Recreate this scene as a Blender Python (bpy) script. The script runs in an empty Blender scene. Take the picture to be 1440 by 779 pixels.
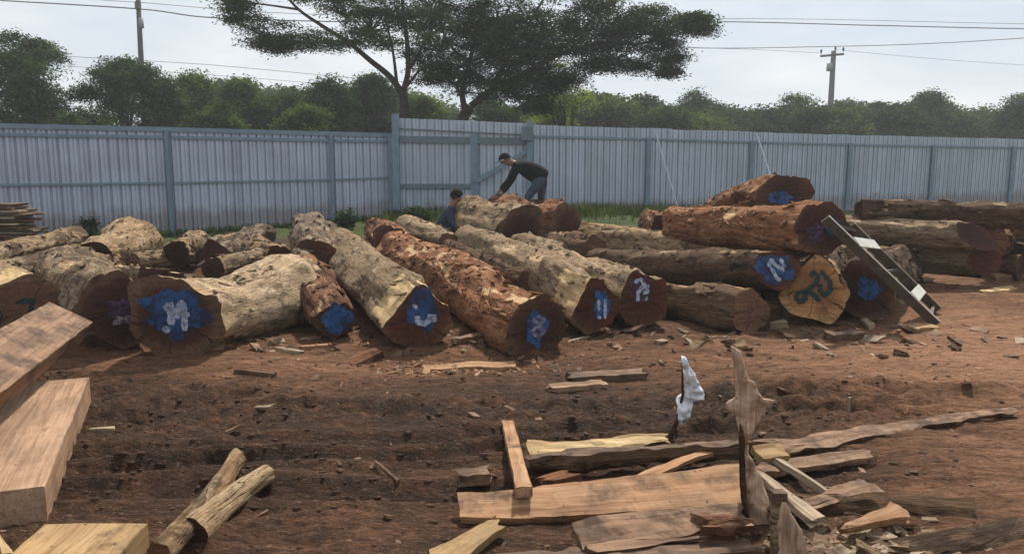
import bpy, bmesh, math, random
import numpy as np
from mathutils import Vector, Matrix

random.seed(11)
SC = bpy.context.scene
COL = SC.collection
R = math.radians

# ------------------------------------------------------------------ camera
CAM_H, PITCH, F = 1.6, R(8.36), 1120.0
HAZE = .0016
cam = bpy.data.cameras.new('camera'); cam.sensor_width = 36; cam.lens = 28
cam.clip_start = 0.05; cam.clip_end = 9000
cam_o = bpy.data.objects.new('camera', cam); COL.objects.link(cam_o)
cam_o.location = (0, 0, CAM_H); cam_o.rotation_euler = (math.pi/2 - PITCH, 0, 0)
SC.camera = cam_o

# ------------------------------------------------------------------ sky and sun
SUN_EL, SUN_AZ = R(54), R(16)          # azimuth clockwise from +Y (the view direction)
world = bpy.data.worlds.new('World'); SC.world = world; world.use_nodes = True
nt = world.node_tree; nt.nodes.clear()
wo = nt.nodes.new('ShaderNodeOutputWorld'); bg = nt.nodes.new('ShaderNodeBackground')
sky = nt.nodes.new('ShaderNodeTexSky'); sky.sky_type = 'NISHITA'; sky.sun_disc = False
sky.sun_elevation = SUN_EL; sky.sun_rotation = SUN_AZ
sky.air_density = 1.0; sky.dust_density = 2.5; sky.ozone_density = 1.0
tc = nt.nodes.new('ShaderNodeTexCoord'); mp = nt.nodes.new('ShaderNodeMapping')
mp.inputs['Scale'].default_value = (1.0, 1.0, 3.6)
nz = nt.nodes.new('ShaderNodeTexNoise'); nz.inputs['Scale'].default_value = 2.8
nz.inputs['Detail'].default_value = 6; nz.inputs['Roughness'].default_value = 0.52
cr = nt.nodes.new('ShaderNodeValToRGB')
cr.color_ramp.elements[0].position = 0.38; cr.color_ramp.elements[0].color = (4.8, 5.5, 6.25, 1)
cr.color_ramp.elements[1].position = 0.60; cr.color_ramp.elements[1].color = (6.7, 6.95, 7.2, 1)
mx = nt.nodes.new('ShaderNodeMixRGB'); mx.inputs[0].default_value = 0.9
nt.links.new(tc.outputs['Generated'], mp.inputs[0]); nt.links.new(mp.outputs[0], nz.inputs[0])
nt.links.new(nz.outputs['Fac'], cr.inputs[0]); nt.links.new(sky.outputs[0], mx.inputs[1])
nt.links.new(cr.outputs[0], mx.inputs[2]); nt.links.new(mx.outputs[0], bg.inputs[0])
bg.inputs[1].default_value = 0.098; nt.links.new(bg.outputs[0], wo.inputs[0])

sd = bpy.data.lights.new('sun', 'SUN'); sd.energy = 3.8; sd.angle = R(3); sd.color = (1.0, 0.93, 0.82)
sun = bpy.data.objects.new('sun', sd); COL.objects.link(sun)
sv = Vector((math.sin(SUN_AZ)*math.cos(SUN_EL), math.cos(SUN_AZ)*math.cos(SUN_EL), math.sin(SUN_EL)))
sun.rotation_euler = sv.to_track_quat('Z', 'Y').to_euler(); sun.location = (4, 20, 30)

SC.view_settings.view_transform = 'Standard'; SC.view_settings.look = 'None'
SC.view_settings.exposure = 0.45; SC.view_settings.gamma = 1.0
SC.view_settings.use_curve_mapping = False

# ------------------------------------------------------------------ helpers: picture <-> place
_cp, _sp = math.cos(PITCH), math.sin(PITCH)
def ray(px, py):
    dx = (px - 720)/F; dy = -(py - 389.5)/F
    return Vector((dx, _cp + dy*_sp, -_sp + dy*_cp))
def P(px, py, Y):                       # point seen at (px,py) standing Y metres away
    d = ray(px, py); return Vector((0, 0, CAM_H)) + d*(Y/d.y)
def G(px, py, z=0.0):                   # point seen at (px,py) at height z
    d = ray(px, py); return Vector((0, 0, CAM_H)) + d*((z - CAM_H)/d.z)

# ------------------------------------------------------------------ numpy noise
def _h(ix, iy, iz, s):
    n = (ix*374761393 + iy*668265263 + iz*2147483647 + s*144269) & 0xffffffff
    n = ((n ^ (n >> 13))*1274126177) & 0xffffffff
    n = ((n ^ (n >> 15))*2246822519) & 0xffffffff
    return ((n ^ (n >> 16)) & 0xffff)/32767.5 - 1.0
def vn(x, y, z=0.0, s=0):
    x, y, z = np.broadcast_arrays(np.asarray(x, float), np.asarray(y, float), np.asarray(z, float))
    fx, fy, fz = np.floor(x), np.floor(y), np.floor(z)
    ix, iy, iz = fx.astype(np.int64), fy.astype(np.int64), fz.astype(np.int64)
    u, v, w = x-fx, y-fy, z-fz
    u, v, w = [t*t*t*(t*(t*6-15)+10) for t in (u, v, w)]
    o = 0
    for a in (0, 1):
        for b in (0, 1):
            for c in (0, 1):
                wt = (u if a else 1-u)*(v if b else 1-v)*(w if c else 1-w)
                o = o + wt*_h(ix+a, iy+b, iz+c, s)
    return o
def fbm(x, y, z=0.0, s=0, o=4, g=0.5):
    t, a = 0, 1.0
    for i in range(o):
        t = t + a*vn(np.asarray(x)*2**i, np.asarray(y)*2**i, np.asarray(z)*2**i, s+i*17); a *= g
    return t
def sstep(a, b, x):
    t = np.clip((np.asarray(x, float)-a)/(b-a), 0, 1); return t*t*(3-2*t)

# ------------------------------------------------------------------ helpers: objects
def tag(o, label=None, cat=None, group=None, kind=None):
    if label: o['label'] = label
    if cat: o['category'] = cat
    if group: o['group'] = group
    if kind: o['kind'] = kind
    return o
def empty(name, M, label, cat, group=None):
    o = bpy.data.objects.new(name, None); COL.objects.link(o)
    o.empty_display_size = 0.2
    o.matrix_world = M if isinstance(M, Matrix) else Matrix.Translation(M)
    return tag(o, label, cat, group)
def mesh_obj(name, V, Fc, mats, parent=None, smooth=True, mi=None):
    me = bpy.data.meshes.new(name)
    if isinstance(V, np.ndarray): V = V.tolist()
    me.from_pydata(V, [], Fc)
    for m in (mats if isinstance(mats, (list, tuple)) else [mats]): me.materials.append(m)
    if mi is not None: me.polygons.foreach_set('material_index', np.asarray(mi, dtype=np.int32))
    me.polygons.foreach_set('use_smooth', [smooth]*len(me.polygons))
    me.update()
    o = bpy.data.objects.new(name, me); COL.objects.link(o)
    if parent: o.parent = parent
    return o
def copy_tree(o, parent=None):
    c = o.copy(); COL.objects.link(c)
    if parent: c.parent = parent
    for ch in list(o.children): copy_tree(ch, c)
    return c
def frame(a, b, up=Vector((0, 0, 1))):   # local x runs from b to a, z towards up, origin midway
    x = (a - b).normalized(); y = up.cross(x)
    if y.length < 1e-4: y = Vector((0, 1, 0)).cross(x)
    y.normalize(); z = x.cross(y)
    M = Matrix((x, y, z)).transposed().to_4x4(); M.translation = (a + b)/2
    return M
class MB:
    def __init__(s): s.v, s.f = [], []
    def box(s, c, d, M=None):
        k = len(s.v)
        for sx in (-1, 1):
            for sy in (-1, 1):
                for sz in (-1, 1):
                    p = Vector((c[0]+sx*d[0]/2, c[1]+sy*d[1]/2, c[2]+sz*d[2]/2))
                    s.v.append(tuple(M @ p if M else p))
        for q in ((0,1,3,2), (4,6,7,5), (0,4,5,1), (2,3,7,6), (0,2,6,4), (1,5,7,3)): s.f.append([k+i for i in q])
    def bar(s, a, b, w, t, up=Vector((0, 0, 1))):
        M = frame(Vector(a), Vector(b), up); s.box((0, 0, 0), ((Vector(a)-Vector(b)).length, w, t), M)
    def tube(s, pts, rad, n=8, cap=True):
        pts = [Vector(p) for p in pts]; rs = rad if isinstance(rad, (list, tuple)) else [rad]*len(pts)
        k = len(s.v); prev = None
        for i, p in enumerate(pts):
            d = (pts[min(i+1, len(pts)-1)] - pts[max(i-1, 0)]).normalized()
            if prev is None:
                u = d.cross(Vector((0, 0, 1)))
                if u.length < .05: u = d.cross(Vector((1, 0, 0)))
            else: u = prev - d*prev.dot(d)
            u.normalize(); prev = u; w = d.cross(u)
            for j in range(n):
                a = 2*math.pi*j/n; s.v.append(tuple(p + (u*math.cos(a) + w*math.sin(a))*rs[i]))
        for i in range(len(pts)-1):
            for j in range(n):
                s.f.append([k+i*n+j, k+i*n+(j+1) % n, k+(i+1)*n+(j+1) % n, k+(i+1)*n+j])
        if cap:
            s.f.append([k+j for j in range(n)][::-1]); s.f.append([k+(len(pts)-1)*n+j for j in range(n)])
    def build(s, name, mat, parent=None, smooth=False): return mesh_obj(name, s.v, s.f, mat, parent, smooth)

# ------------------------------------------------------------------ materials
def new_mat(name, rough=0.9, spec=0.2):
    m = bpy.data.materials.new(name); m.use_nodes = True
    b = m.node_tree.nodes['Principled BSDF']; b.inputs['Roughness'].default_value = rough
    b.inputs['Specular IOR Level'].default_value = spec
    return m, m.node_tree, b
def N(t, kind, **kw):
    n = t.nodes.new(kind)
    for k, v in kw.items():
        if k in n.inputs: n.inputs[k].default_value = v
        else: setattr(n, k, v)
    return n
def coords(t, scale=(1, 1, 1), rnd=True, kind='Object'):
    c = N(t, 'ShaderNodeTexCoord'); m = N(t, 'ShaderNodeMapping'); m.inputs['Scale'].default_value = scale
    t.links.new(c.outputs[kind], m.inputs[0])
    if rnd:
        oi = N(t, 'ShaderNodeObjectInfo'); mu = N(t, 'ShaderNodeMath', operation='MULTIPLY'); mu.inputs[1].default_value = 37.0
        t.links.new(oi.outputs['Random'], mu.inputs[0]); cb = N(t, 'ShaderNodeCombineXYZ')
        for i in range(3): t.links.new(mu.outputs[0], cb.inputs[i])
        t.links.new(cb.outputs[0], m.inputs['Location'])
    return m.outputs[0]
def noise(t, vec, scale, detail=5, rough=.6, dist=0.0):
    n = N(t, 'ShaderNodeTexNoise'); n.inputs['Scale'].default_value = scale; n.inputs['Detail'].default_value = detail
    n.inputs['Roughness'].default_value = rough; n.inputs['Distortion'].default_value = dist
    t.links.new(vec, n.inputs['Vector']); return n.outputs['Fac']
def ramp(t, fac, stops):
    r = N(t, 'ShaderNodeValToRGB'); e = r.color_ramp.elements
    while len(e) < len(stops): e.new(0.5)
    for i, (p, c) in enumerate(stops):
        e[i].position = p; e[i].color = (c if len(c) == 4 else (*c, 1)) if isinstance(c, tuple) else (c, c, c, 1)
    t.links.new(fac, r.inputs[0]); return r.outputs[0]
def mixc(t, fac, a, b, mode='MIX'):
    m = N(t, 'ShaderNodeMixRGB', blend_type=mode)
    for i, v in ((0, fac), (1, a), (2, b)):
        if hasattr(v, 'links'): t.links.new(v, m.inputs[i])
        elif i == 0: m.inputs[0].default_value = v
        else: m.inputs[i].default_value = (*v, 1)
    return m.outputs[0]
def bump(t, b, h, strength=.5, dist=.02):
    n = N(t, 'ShaderNodeBump'); n.inputs['Strength'].default_value = strength; n.inputs['Distance'].default_value = dist
    t.links.new(h, n.inputs['Height']); t.links.new(n.outputs[0], b.inputs['Normal'])

def bark_mat(name, base, dark, light, pale=None, pale_at=.62, bs=.6):
    m, t, b = new_mat(name, .92, .12)
    v = coords(t, (.8, 8, 8)); v2 = coords(t, (1, 1, 1)); v3 = coords(t, (2.0, 14, 14))
    c = ramp(t, noise(t, v, 1.7, 8, .68, .5), [(.30, dark), (.46, base), (.66, light)])
    big = ramp(t, noise(t, coords(t, (.8, 1.6, 1.6)), 2.2, 4, .55, .4), [(.36, 0.0), (.62, 1.0)])
    c = mixc(t, big, mixc(t, .55, c, base), mixc(t, .5, c, light))
    if pale:
        pf = ramp(t, noise(t, coords(t, (1.0, 3.4, 3.4)), 2.4, 7, .62, .5), [(pale_at-.02, 0.0), (pale_at+.10, .9)])
        c = mixc(t, pf, c, pale)
    ob = N(t, 'ShaderNodeObjectInfo'); sh_ = N(t, 'ShaderNodeMath', operation='MULTIPLY_ADD'); t.links.new(ob.outputs['Random'], sh_.inputs[0]); sh_.inputs[1].default_value = .16
    t.links.new(noise(t, coords(t, (1.3, 2.6, 2.6)), 2.4, 9, .66, .7), sh_.inputs[2])
    blot = ramp(t, sh_.outputs[0], [(.60, 0.0), (.68, .75)])
    tone = ramp(t, ob.outputs['Random'], [(0.0, (1.12, 1.04, .95)), (.35, (.78, .76, .76)), (.65, (1.05, .95, .84)), (1.0, (.82, .82, .85))])
    c = mixc(t, 1.0, c, tone, 'MULTIPLY')
    c = mixc(t, blot, c, dark)
    ck = N(t, 'ShaderNodeMath', operation='SUBTRACT'); t.links.new(noise(t, coords(t, (.9, 9, 9)), 1.1, 3, .5, .3), ck.inputs[0]); ck.inputs[1].default_value = .5
    ca = N(t, 'ShaderNodeMath', operation='ABSOLUTE'); t.links.new(ck.outputs[0], ca.inputs[0])
    crk = ramp(t, ca.outputs[0], [(.0, .7), (.013, 0.0)])
    c = mixc(t, crk, c, tuple(q*.6 for q in dark))
    fine = noise(t, v3, 5, 6, .7)
    c = mixc(t, .85, c, ramp(t, fine, [(.3, .35), (.6, 1.0), (.75, 1.3)]), 'MULTIPLY')
    t.links.new(c, b.inputs['Base Color'])
    ad = N(t, 'ShaderNodeMath', operation='ADD'); t.links.new(fine, ad.inputs[0]); t.links.new(noise(t, v2, 16, 5, .65), ad.inputs[1])
    a2 = N(t, 'ShaderNodeMath', operation='MULTIPLY_ADD'); t.links.new(crk, a2.inputs[0]); a2.inputs[1].default_value = -.9; t.links.new(ad.outputs[0], a2.inputs[2])
    bump(t, b, a2.outputs[0], bs, .035)
    return m
def endgrain_mat(name, core, mid, rim, dirt=(.03, .018, .012), R0=.3):
    m, t, b = new_mat(name, .8, .2)
    v = coords(t, (1, 1, 1), False); vr = coords(t, (1, 1, 1))
    sx = N(t, 'ShaderNodeSeparateXYZ'); t.links.new(v, sx.inputs[0])
    cb = N(t, 'ShaderNodeCombineXYZ'); t.links.new(sx.outputs[1], cb.inputs[0]); t.links.new(sx.outputs[2], cb.inputs[1])
    ln = N(t, 'ShaderNodeVectorMath', operation='LENGTH'); t.links.new(cb.outputs[0], ln.inputs[0])
    ds = N(t, 'ShaderNodeMath', operation='MULTIPLY_ADD'); t.links.new(noise(t, vr, 4, 4), ds.inputs[0]); ds.inputs[1].default_value = .14
    t.links.new(ln.outputs['Value'], ds.inputs[2])
    c = ramp(t, ds.outputs[0], [(R0*.35+.07, core), (R0*.8+.07, mid), (R0*1.0+.07, rim)])
    w = N(t, 'ShaderNodeTexNoise'); w.noise_dimensions = '1D'; w.inputs['Scale'].default_value = 70; w.inputs['Detail'].default_value = 3
    t.links.new(ds.outputs[0], w.inputs['W'])
    c = mixc(t, .6, c, ramp(t, w.outputs['Fac'], [(.3, .6), (.7, 1.15)]), 'MULTIPLY')
    saw = noise(t, coords(t, (6, 3, 55)), 1.0, 3, .6)
    c = mixc(t, .7, c, ramp(t, saw, [(.3, .55), (.7, 1.2)]), 'MULTIPLY')
    at2 = N(t, 'ShaderNodeMath', operation='ARCTAN2'); t.links.new(sx.outputs[2], at2.inputs[0]); t.links.new(sx.outputs[1], at2.inputs[1])
    aj = N(t, 'ShaderNodeMath', operation='MULTIPLY_ADD'); t.links.new(noise(t, vr, 7, 3), aj.inputs[0]); aj.inputs[1].default_value = .5; t.links.new(at2.outputs[0], aj.inputs[2])
    w2 = N(t, 'ShaderNodeTexNoise'); w2.noise_dimensions = '1D'; w2.inputs['Scale'].default_value = 2.6; w2.inputs['Detail'].default_value = 2
    t.links.new(aj.outputs[0], w2.inputs['W'])
    s1 = N(t, 'ShaderNodeMath', operation='SUBTRACT'); t.links.new(w2.outputs['Fac'], s1.inputs[0]); s1.inputs[1].default_value = .5
    s2 = N(t, 'ShaderNodeMath', operation='ABSOLUTE'); t.links.new(s1.outputs[0], s2.inputs[0])
    c = mixc(t, ramp(t, s2.outputs[0], [(.0, .9), (.014, 0.0)]), c, (.012, .007, .005))
    c = mixc(t, .8, c, ramp(t, noise(t, vr, 3, 5, .6), [(.35, .6), (.65, 1.5)]), 'MULTIPLY')
    df = ramp(t, noise(t, vr, 6, 6, .65), [(.48, 0.0), (.68, .8)])
    c = mixc(t, df, c, dirt); t.links.new(c, b.inputs['Base Color'])
    bump(t, b, saw, .4, .01); return m
def wood_mat(name, a, c2, dark, mud=.55, mudc=(.05, .028, .018), rough=.75, up=False):
    m, t, b = new_mat(name, rough, .25)
    v = coords(t, (14, 14, .9) if up else (.7, 14, 14)); vo = coords(t, (1, 1, 1))
    g = noise(t, v, 2.2, 6, .6, .6)
    c = ramp(t, g, [(.3, dark), (.46, a), (.68, c2)])
    fi = noise(t, coords(t, (60, 60, 1.5) if up else (1.5, 60, 60)), 2, 4, .6)
    c = mixc(t, .7, c, ramp(t, fi, [(.3, .6), (.65, 1.1)]), 'MULTIPLY')
    c = mixc(t, .8, c, ramp(t, noise(t, coords(t, (1.2, 2.5, 2.5)), 2.5, 4, .55), [(.35, .62), (.65, 1.12)]), 'MULTIPLY')
    d = ramp(t, noise(t, vo, 5, 7, .68), [(mud, 0.0), (mud+.14, .8)])
    c = mixc(t, d, c, mudc)
    sp = ramp(t, noise(t, vo, 28, 3, .6), [(.66, 0.0), (.71, .8)])
    c = mixc(t, sp, c, mudc); t.links.new(c, b.inputs['Base Color'])
    bump(t, b, fi, .35, .008); return m
def sheet_mat(name, col):
    m, t, b = new_mat(name, .5, .5); b.inputs['Metallic'].default_value = .1
    n = noise(t, coords(t, (7, 7, .12)), 1.0, 4, .6); n2 = noise(t, coords(t), 1.2, 4, .6)
    c = mixc(t, 1.0, tuple(col), ramp(t, n, [(.3, .80), (.7, 1.15)]), 'MULTIPLY')
    c = mixc(t, .8, c, ramp(t, n2, [(.3, .85), (.7, 1.1)]), 'MULTIPLY')
    oc = N(t, 'ShaderNodeTexCoord'); sz_ = N(t, 'ShaderNodeSeparateXYZ'); t.links.new(oc.outputs['Object'], sz_.inputs[0])
    zz_ = N(t, 'ShaderNodeMath', operation='MULTIPLY_ADD'); t.links.new(noise(t, coords(t, (2, 2, 1)), 2.5, 6, .7), zz_.inputs[0]); zz_.inputs[1].default_value = -.7; t.links.new(sz_.outputs[2], zz_.inputs[2])
    c = mixc(t, ramp(t, zz_.outputs[0], [(-.15, .5), (.22, 0.0)]), c, (.16, .10, .065))          # mud splash at the foot
    c = mixc(t, ramp(t, noise(t, coords(t, (5, 5, .5)), 1.6, 7, .7), [(.68, 0.0), (.76, .5)]), c, (.17, .12, .09))   # rust runs
    t.links.new(c, b.inputs['Base Color']); bump(t, b, noise(t, coords(t), 1.6, 3, .5), .5, .08); return m
def plain_mat(name, col, rough=.7, spec=.3, metal=0.0, var=.25, sc=6, bs=.1):
    m, t, b = new_mat(name, rough, spec); b.inputs['Metallic'].default_value = metal
    n = noise(t, coords(t), sc, 5, .6)
    c = mixc(t, 1.0, tuple(col), ramp(t, n, [(.3, 1-var), (.7, 1+var)]), 'MULTIPLY')
    t.links.new(c, b.inputs['Base Color']); bump(t, b, n, bs, .01); return m
def paint_mat(name, col, cov=.5, sc=22, col2=None):
    m, t, b = new_mat(name, .6, .3)
    n = noise(t, coords(t), sc, 5, .65)
    c = ramp(t, noise(t, coords(t), sc*.5, 3), [(.35, col2 or tuple(x*.55 for x in col)), (.62, col)])
    t.links.new(c, b.inputs['Base Color'])
    t.links.new(ramp(t, n, [(1-cov-.16, 0.0), (1-cov+.14, .85)]), b.inputs['Alpha']); return m
def leaf_mat(name, a, c2, trans=.35, sc=1.5):
    m = bpy.data.materials.new(name); m.use_nodes = True; t = m.node_tree; t.nodes.clear()
    o = N(t, 'ShaderNodeOutputMaterial'); d = N(t, 'ShaderNodeBsdfDiffuse'); tr = N(t, 'ShaderNodeBsdfTranslucent'); ms = N(t, 'ShaderNodeMixShader')
    ge = N(t, 'ShaderNodeNewGeometry'); c = ramp(t, noise(t, coords(t), sc, 3, .6), [(.36, tuple(q*.55 for q in a)), (.5, a), (.66, tuple(q*1.25 for q in c2))])
    c = mixc(t, .5, c, ramp(t, ge.outputs['Random Per Island'], [(0.0, .6), (1.0, 1.3)]), 'MULTIPLY')
    oi = N(t, 'ShaderNodeObjectInfo'); c = mixc(t, 1.0, c, ramp(t, oi.outputs['Random'], [(0.0, (.62, .68, .74)), (.5, (1.0, 1.0, 1.0)), (1.0, (1.5, 1.38, 1.05))]), 'MULTIPLY')
    t.links.new(c, d.inputs[0]); t.links.new(mixc(t, 1.0, c, (1.2, 1.25, .5), 'MULTIPLY'), tr.inputs[0])
    ms.inputs[0].default_value = trans
    t.links.new(d.outputs[0], ms.inputs[1]); t.links.new(tr.outputs[0], ms.inputs[2]); t.links.new(ms.outputs[0], o.inputs[0]); return m

TAN = (.34, .25, .155); GREY = (.20, .155, .115)
M = dict(
  bark_tan=bark_mat('bark_tan', (.33, .23, .135), (.085, .052, .033), (.53, .395, .255), (.68, .55, .385), .58, .9),
  bark_grey=bark_mat('bark_grey', (.29, .215, .145), (.085, .056, .038), (.46, .355, .25), (.6, .48, .35), .58, .9),
  bark_red=bark_mat('bark_red', (.235, .105, .057), (.06, .029, .019), (.46, .245, .135), (.68, .44, .28), .57, 1.0),
  bark_brown=bark_mat('bark_brown', (.13, .08, .05), (.04, .025, .017), (.25, .165, .105), (.44, .32, .21), .61, .8),
  end_dark=endgrain_mat('end_dark', (.052, .021, .015), (.085, .036, .023), (.15, .085, .05)),
  end_red=endgrain_mat('end_red', (.085, .027, .015), (.115, .04, .022), (.16, .085, .046)),
  end_brown=endgrain_mat('end_brown', (.2, .10, .055), (.17, .085, .047), (.19, .11, .064)),
  end_orange=endgrain_mat('end_orange', (.36, .17, .07), (.42, .21, .08), (.48, .28, .12), (.1, .05, .03)),
  end_pale=endgrain_mat('end_pale', (.42, .29, .17), (.5, .37, .22), (.45, .33, .21), (.16, .1, .07)),
  hewn=wood_mat('hewn_sapwood', (.52, .345, .16), (.66, .49, .265), (.3, .165, .075), .60),
  worn=bark_mat('worn_sapwood', (.44, .30, .17), (.17, .10, .055), (.62, .46, .29), (.68, .54, .37), .58, .5),
  bark_peeled=bark_mat('peeled_bark', (.42, .32, .21), (.13, .09, .06), (.60, .48, .34), (.68, .57, .43), .56, .5),
  plank=wood_mat('sawn_plank', (.35, .18, .085), (.46, .27, .145), (.2, .09, .042), .53),
  plank_pink=wood_mat('sawn_beam_face', (.36, .215, .13), (.45, .29, .185), (.24, .125, .07), .58),
  plank_yellow=wood_mat('fresh_plank', (.37, .225, .10), (.46, .305, .15), (.23, .125, .055), .56),
  plank_dirty=wood_mat('muddy_plank', (.25, .14, .08), (.34, .205, .12), (.11, .06, .035), .46),
  plank_dark=wood_mat('wet_plank', (.15, .085, .05), (.24, .14, .085), (.06, .034, .022), .46),
  old_grey=wood_mat('weathered_board', (.30, .215, .14), (.46, .36, .25), (.13, .085, .055), .56),
  blue=paint_mat('blue_spray_paint', (.03, .085, .22), .60, 13, (.012, .035, .09)),
  blue_bright=paint_mat('bright_blue_spray_paint', (.03, .11, .30), .62, 18),
  white_paint=paint_mat('white_paint', (.5, .56, .66), .60, 30, (.3, .36, .48)),
  lilac=paint_mat('lilac_paint', (.42, .34, .42), .5, 22),
  teal=paint_mat('dark_teal_paint', (.012, .05, .055), .68, 26),
  violet=paint_mat('violet_paint', (.12, .07, .16), .5, 24),
)

# ------------------------------------------------------------------ ground
ruts = [(3.75, .05, .10), (4.28, .20, .08), (4.52, .20, .08), (5.0, .10, .11), (5.62, .02, .10), (5.30, .16, .07)]
def H0(x, y):                            # broad shape of the yard
    x = np.asarray(x, float); y = np.asarray(y, float)
    mid = .24*sstep(13, 19.5, y)*np.exp(-((x-1.2)/5.0)**2)
    return mid - .10*sstep(14, 18, y)*sstep(-4, -8, x)
def H(x, y):
    x = np.asarray(x, float); y = np.asarray(y, float)
    z = H0(x, y)
    near = sstep(60, 8, y)
    rough = sstep(-.45, .35, fbm(x*.55, y*1.0, 0, 61, 2) + .55*np.exp(-((y-4.7)/1.1)**2) - .75*sstep(1.2, 3.0, x-.25*(y-4)) - .4*sstep(5.4, 6.2, y))
    z = z + near*(.030*fbm(x*.9, y*1.6, 0, 3, 3) + (.28+1.05*rough)*(.020*fbm(x*2.6, y*5.5, 0, 9, 3) + .014*(1-2*np.abs(vn(x*5.3, y*9.5, 0, 21))) + .017*fbm(x*11, y*17, 0, 25, 2) + .012*vn(x*27, y*33, 0, 27)))
    return z + rutd(x, y)[0]
def rutd(x, y):
    """depth of the tyre ruts and how deep in one the point lies"""
    z = 0; m = 0
    wob = .2*vn(x*.5, y*.0+2.2, 0, 5) + .05*vn(x*2.1, y*0+1.1, 0, 6)
    for i, (y0, s, w) in enumerate(ruts):
        d = (y - (y0 + s*x + wob + .06*vn(x*1.1, i*7.3, 0, 8)))/w
        act = sstep(.0, .5, vn(x*.32+i*3.1, i*5.7, 0, 31)+.22)*sstep(8.2, 6.8, y)
        e = np.exp(-d*d)
        tread = np.sin(x*38 + 5*np.abs(d) + 2*vn(x*2, y*3, 0, 77))*e*.007*(1+vn(x*1.3, y*2, 0, 78))
        z = z + act*(-.048*e + .030*np.exp(-((np.abs(d)-1.5)/.5)**2) + tread); m = m + act*e
    return z, m
def hz(x, y): return float(H(x, y))

ys = [-60, -30, -15, -8, -4, -2, -.5, .5]
y = 1.1
while y < 12: ys.append(y); y += .0052*y + .001
while y < 40: ys.append(y); y += .014*y
while y < 1500: ys.append(y); y *= 1.25
us = list(np.linspace(-.92, .92, 430))
e, d = .92, .012
ext = []
while e < 900: e += d; d *= 1.22; ext.append(e)
us = [-q for q in ext[::-1]] + us + ext
YY, UU = np.meshgrid(np.array(ys), np.array(us), indexing='ij')
XX = np.clip(UU*np.maximum(np.abs(YY), 2.2), -1400, 1400) + UU*.05
ZZ = H(XX, YY)
nr, nc = YY.shape
V = np.stack([XX, YY, ZZ], -1).reshape(-1, 3)
idx = np.arange(nr*nc).reshape(nr, nc)
Fq = np.stack([idx[:-1, :-1], idx[:-1, 1:], idx[1:, 1:], idx[1:, :-1]], -1).reshape(-1, 4)
mud, t, b = new_mat('churned_mud', .92, .12)
at = N(t, 'ShaderNodeAttribute', attribute_name='dryness')
v = coords(t, (1, 1, 1), False); vs = coords(t, (1, 2.6, 1), False)
n1 = noise(t, vs, 2.4, 8, .66, .3); n2 = noise(t, vs, 13, 6, .7); n3 = noise(t, v, 60, 4, .7)
md = N(t, 'ShaderNodeMath', operation='MULTIPLY_ADD'); t.links.new(n1, md.inputs[0]); md.inputs[1].default_value = .75
t.links.new(at.outputs['Fac'], md.inputs[2])
md2 = N(t, 'ShaderNodeMath', operation='MULTIPLY_ADD'); t.links.new(n2, md2.inputs[0]); md2.inputs[1].default_value = .8
t.links.new(md.outputs[0], md2.inputs[2])
sb = N(t, 'ShaderNodeMath', operation='SUBTRACT'); t.links.new(md2.outputs[0], sb.inputs[0]); sb.inputs[1].default_value = .57
c = ramp(t, sb.outputs[0], [(.10, (.046, .0235, .0135)), (.26, (.09, .046, .027)), (.46, (.19, .094, .053)), (.80, (.37, .195, .112))])
st_ = noise(t, coords(t, (.55, 7.5, 1), False), 1.6, 6, .68, .5)
c = mixc(t, .8, c, ramp(t, st_, [(.34, .62), (.5, 1.0), (.68, 1.3)]), 'MULTIPLY')
c = mixc(t, .8, c, ramp(t, noise(t, vs, 9, 5, .72, .6), [(.36, .5), (.5, 1.0), (.66, 1.4)]), 'MULTIPLY')  # mottle whose dark spots paint small shadowed holes into the mud colour
c = mixc(t, .8, c, ramp(t, n3, [(.3, .6), (.68, 1.25)]), 'MULTIPLY')
spk = ramp(t, noise(t, vs, 34, 3, .55), [(.61, 0.0), (.69, .7)])
c = mixc(t, spk, c, (.27, .155, .09))
gr = N(t, 'ShaderNodeAttribute', attribute_name='turf')
gc = ramp(t, noise(t, v, 1.2, 6, .7), [(.35, (.035, .05, .015)), (.65, (.09, .12, .035))])
c = mixc(t, gr.outputs['Fac'], c, gc)
t.links.new(c, b.inputs['Base Color'])
rr = ramp(t, sb.outputs[0], [(.12, .6), (.34, .93)]); t.links.new(rr, b.inputs['Roughness'])
bp = N(t, 'ShaderNodeMath', operation='MULTIPLY_ADD'); t.links.new(n2, bp.inputs[0]); bp.inputs[1].default_value = 1.6; t.links.new(n3, bp.inputs[2])
bump(t, b, bp.outputs[0], .9, .04)
ground = mesh_obj('ground', V, Fq.tolist(), mud)
x_, y_ = V[:, 0], V[:, 1]
dry = .085 + .30*sstep(1.0, 3.4, x_ - .25*(y_-4)) + .22*sstep(5.3, 6.2, y_)*sstep(9, 7, y_)*(1-.5*sstep(-.8, .4, x_)*sstep(2.2, 1.2, x_)) \
    + .08*fbm(x_*.7, y_*1.5, 0, 40, 4) - .10*np.exp(-((y_-4.7)/1.1)**2)*sstep(2.8, 1.0, x_)
dry = dry - .10*np.clip(rutd(x_, y_)[1], 0, 1)
tu = sstep(14.5, 17.5, y_ + 1.2*fbm(x_*.5, y_*.5, 0, 50, 3))
for nm, arr in (('dryness', dry), ('turf', tu)):
    a_ = ground.data.attributes.new(nm, 'FLOAT', 'POINT'); a_.data.foreach_set('value', np.clip(arr, -.5, 1.2).astype(np.float32))
tag(ground, kind='structure')

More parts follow.
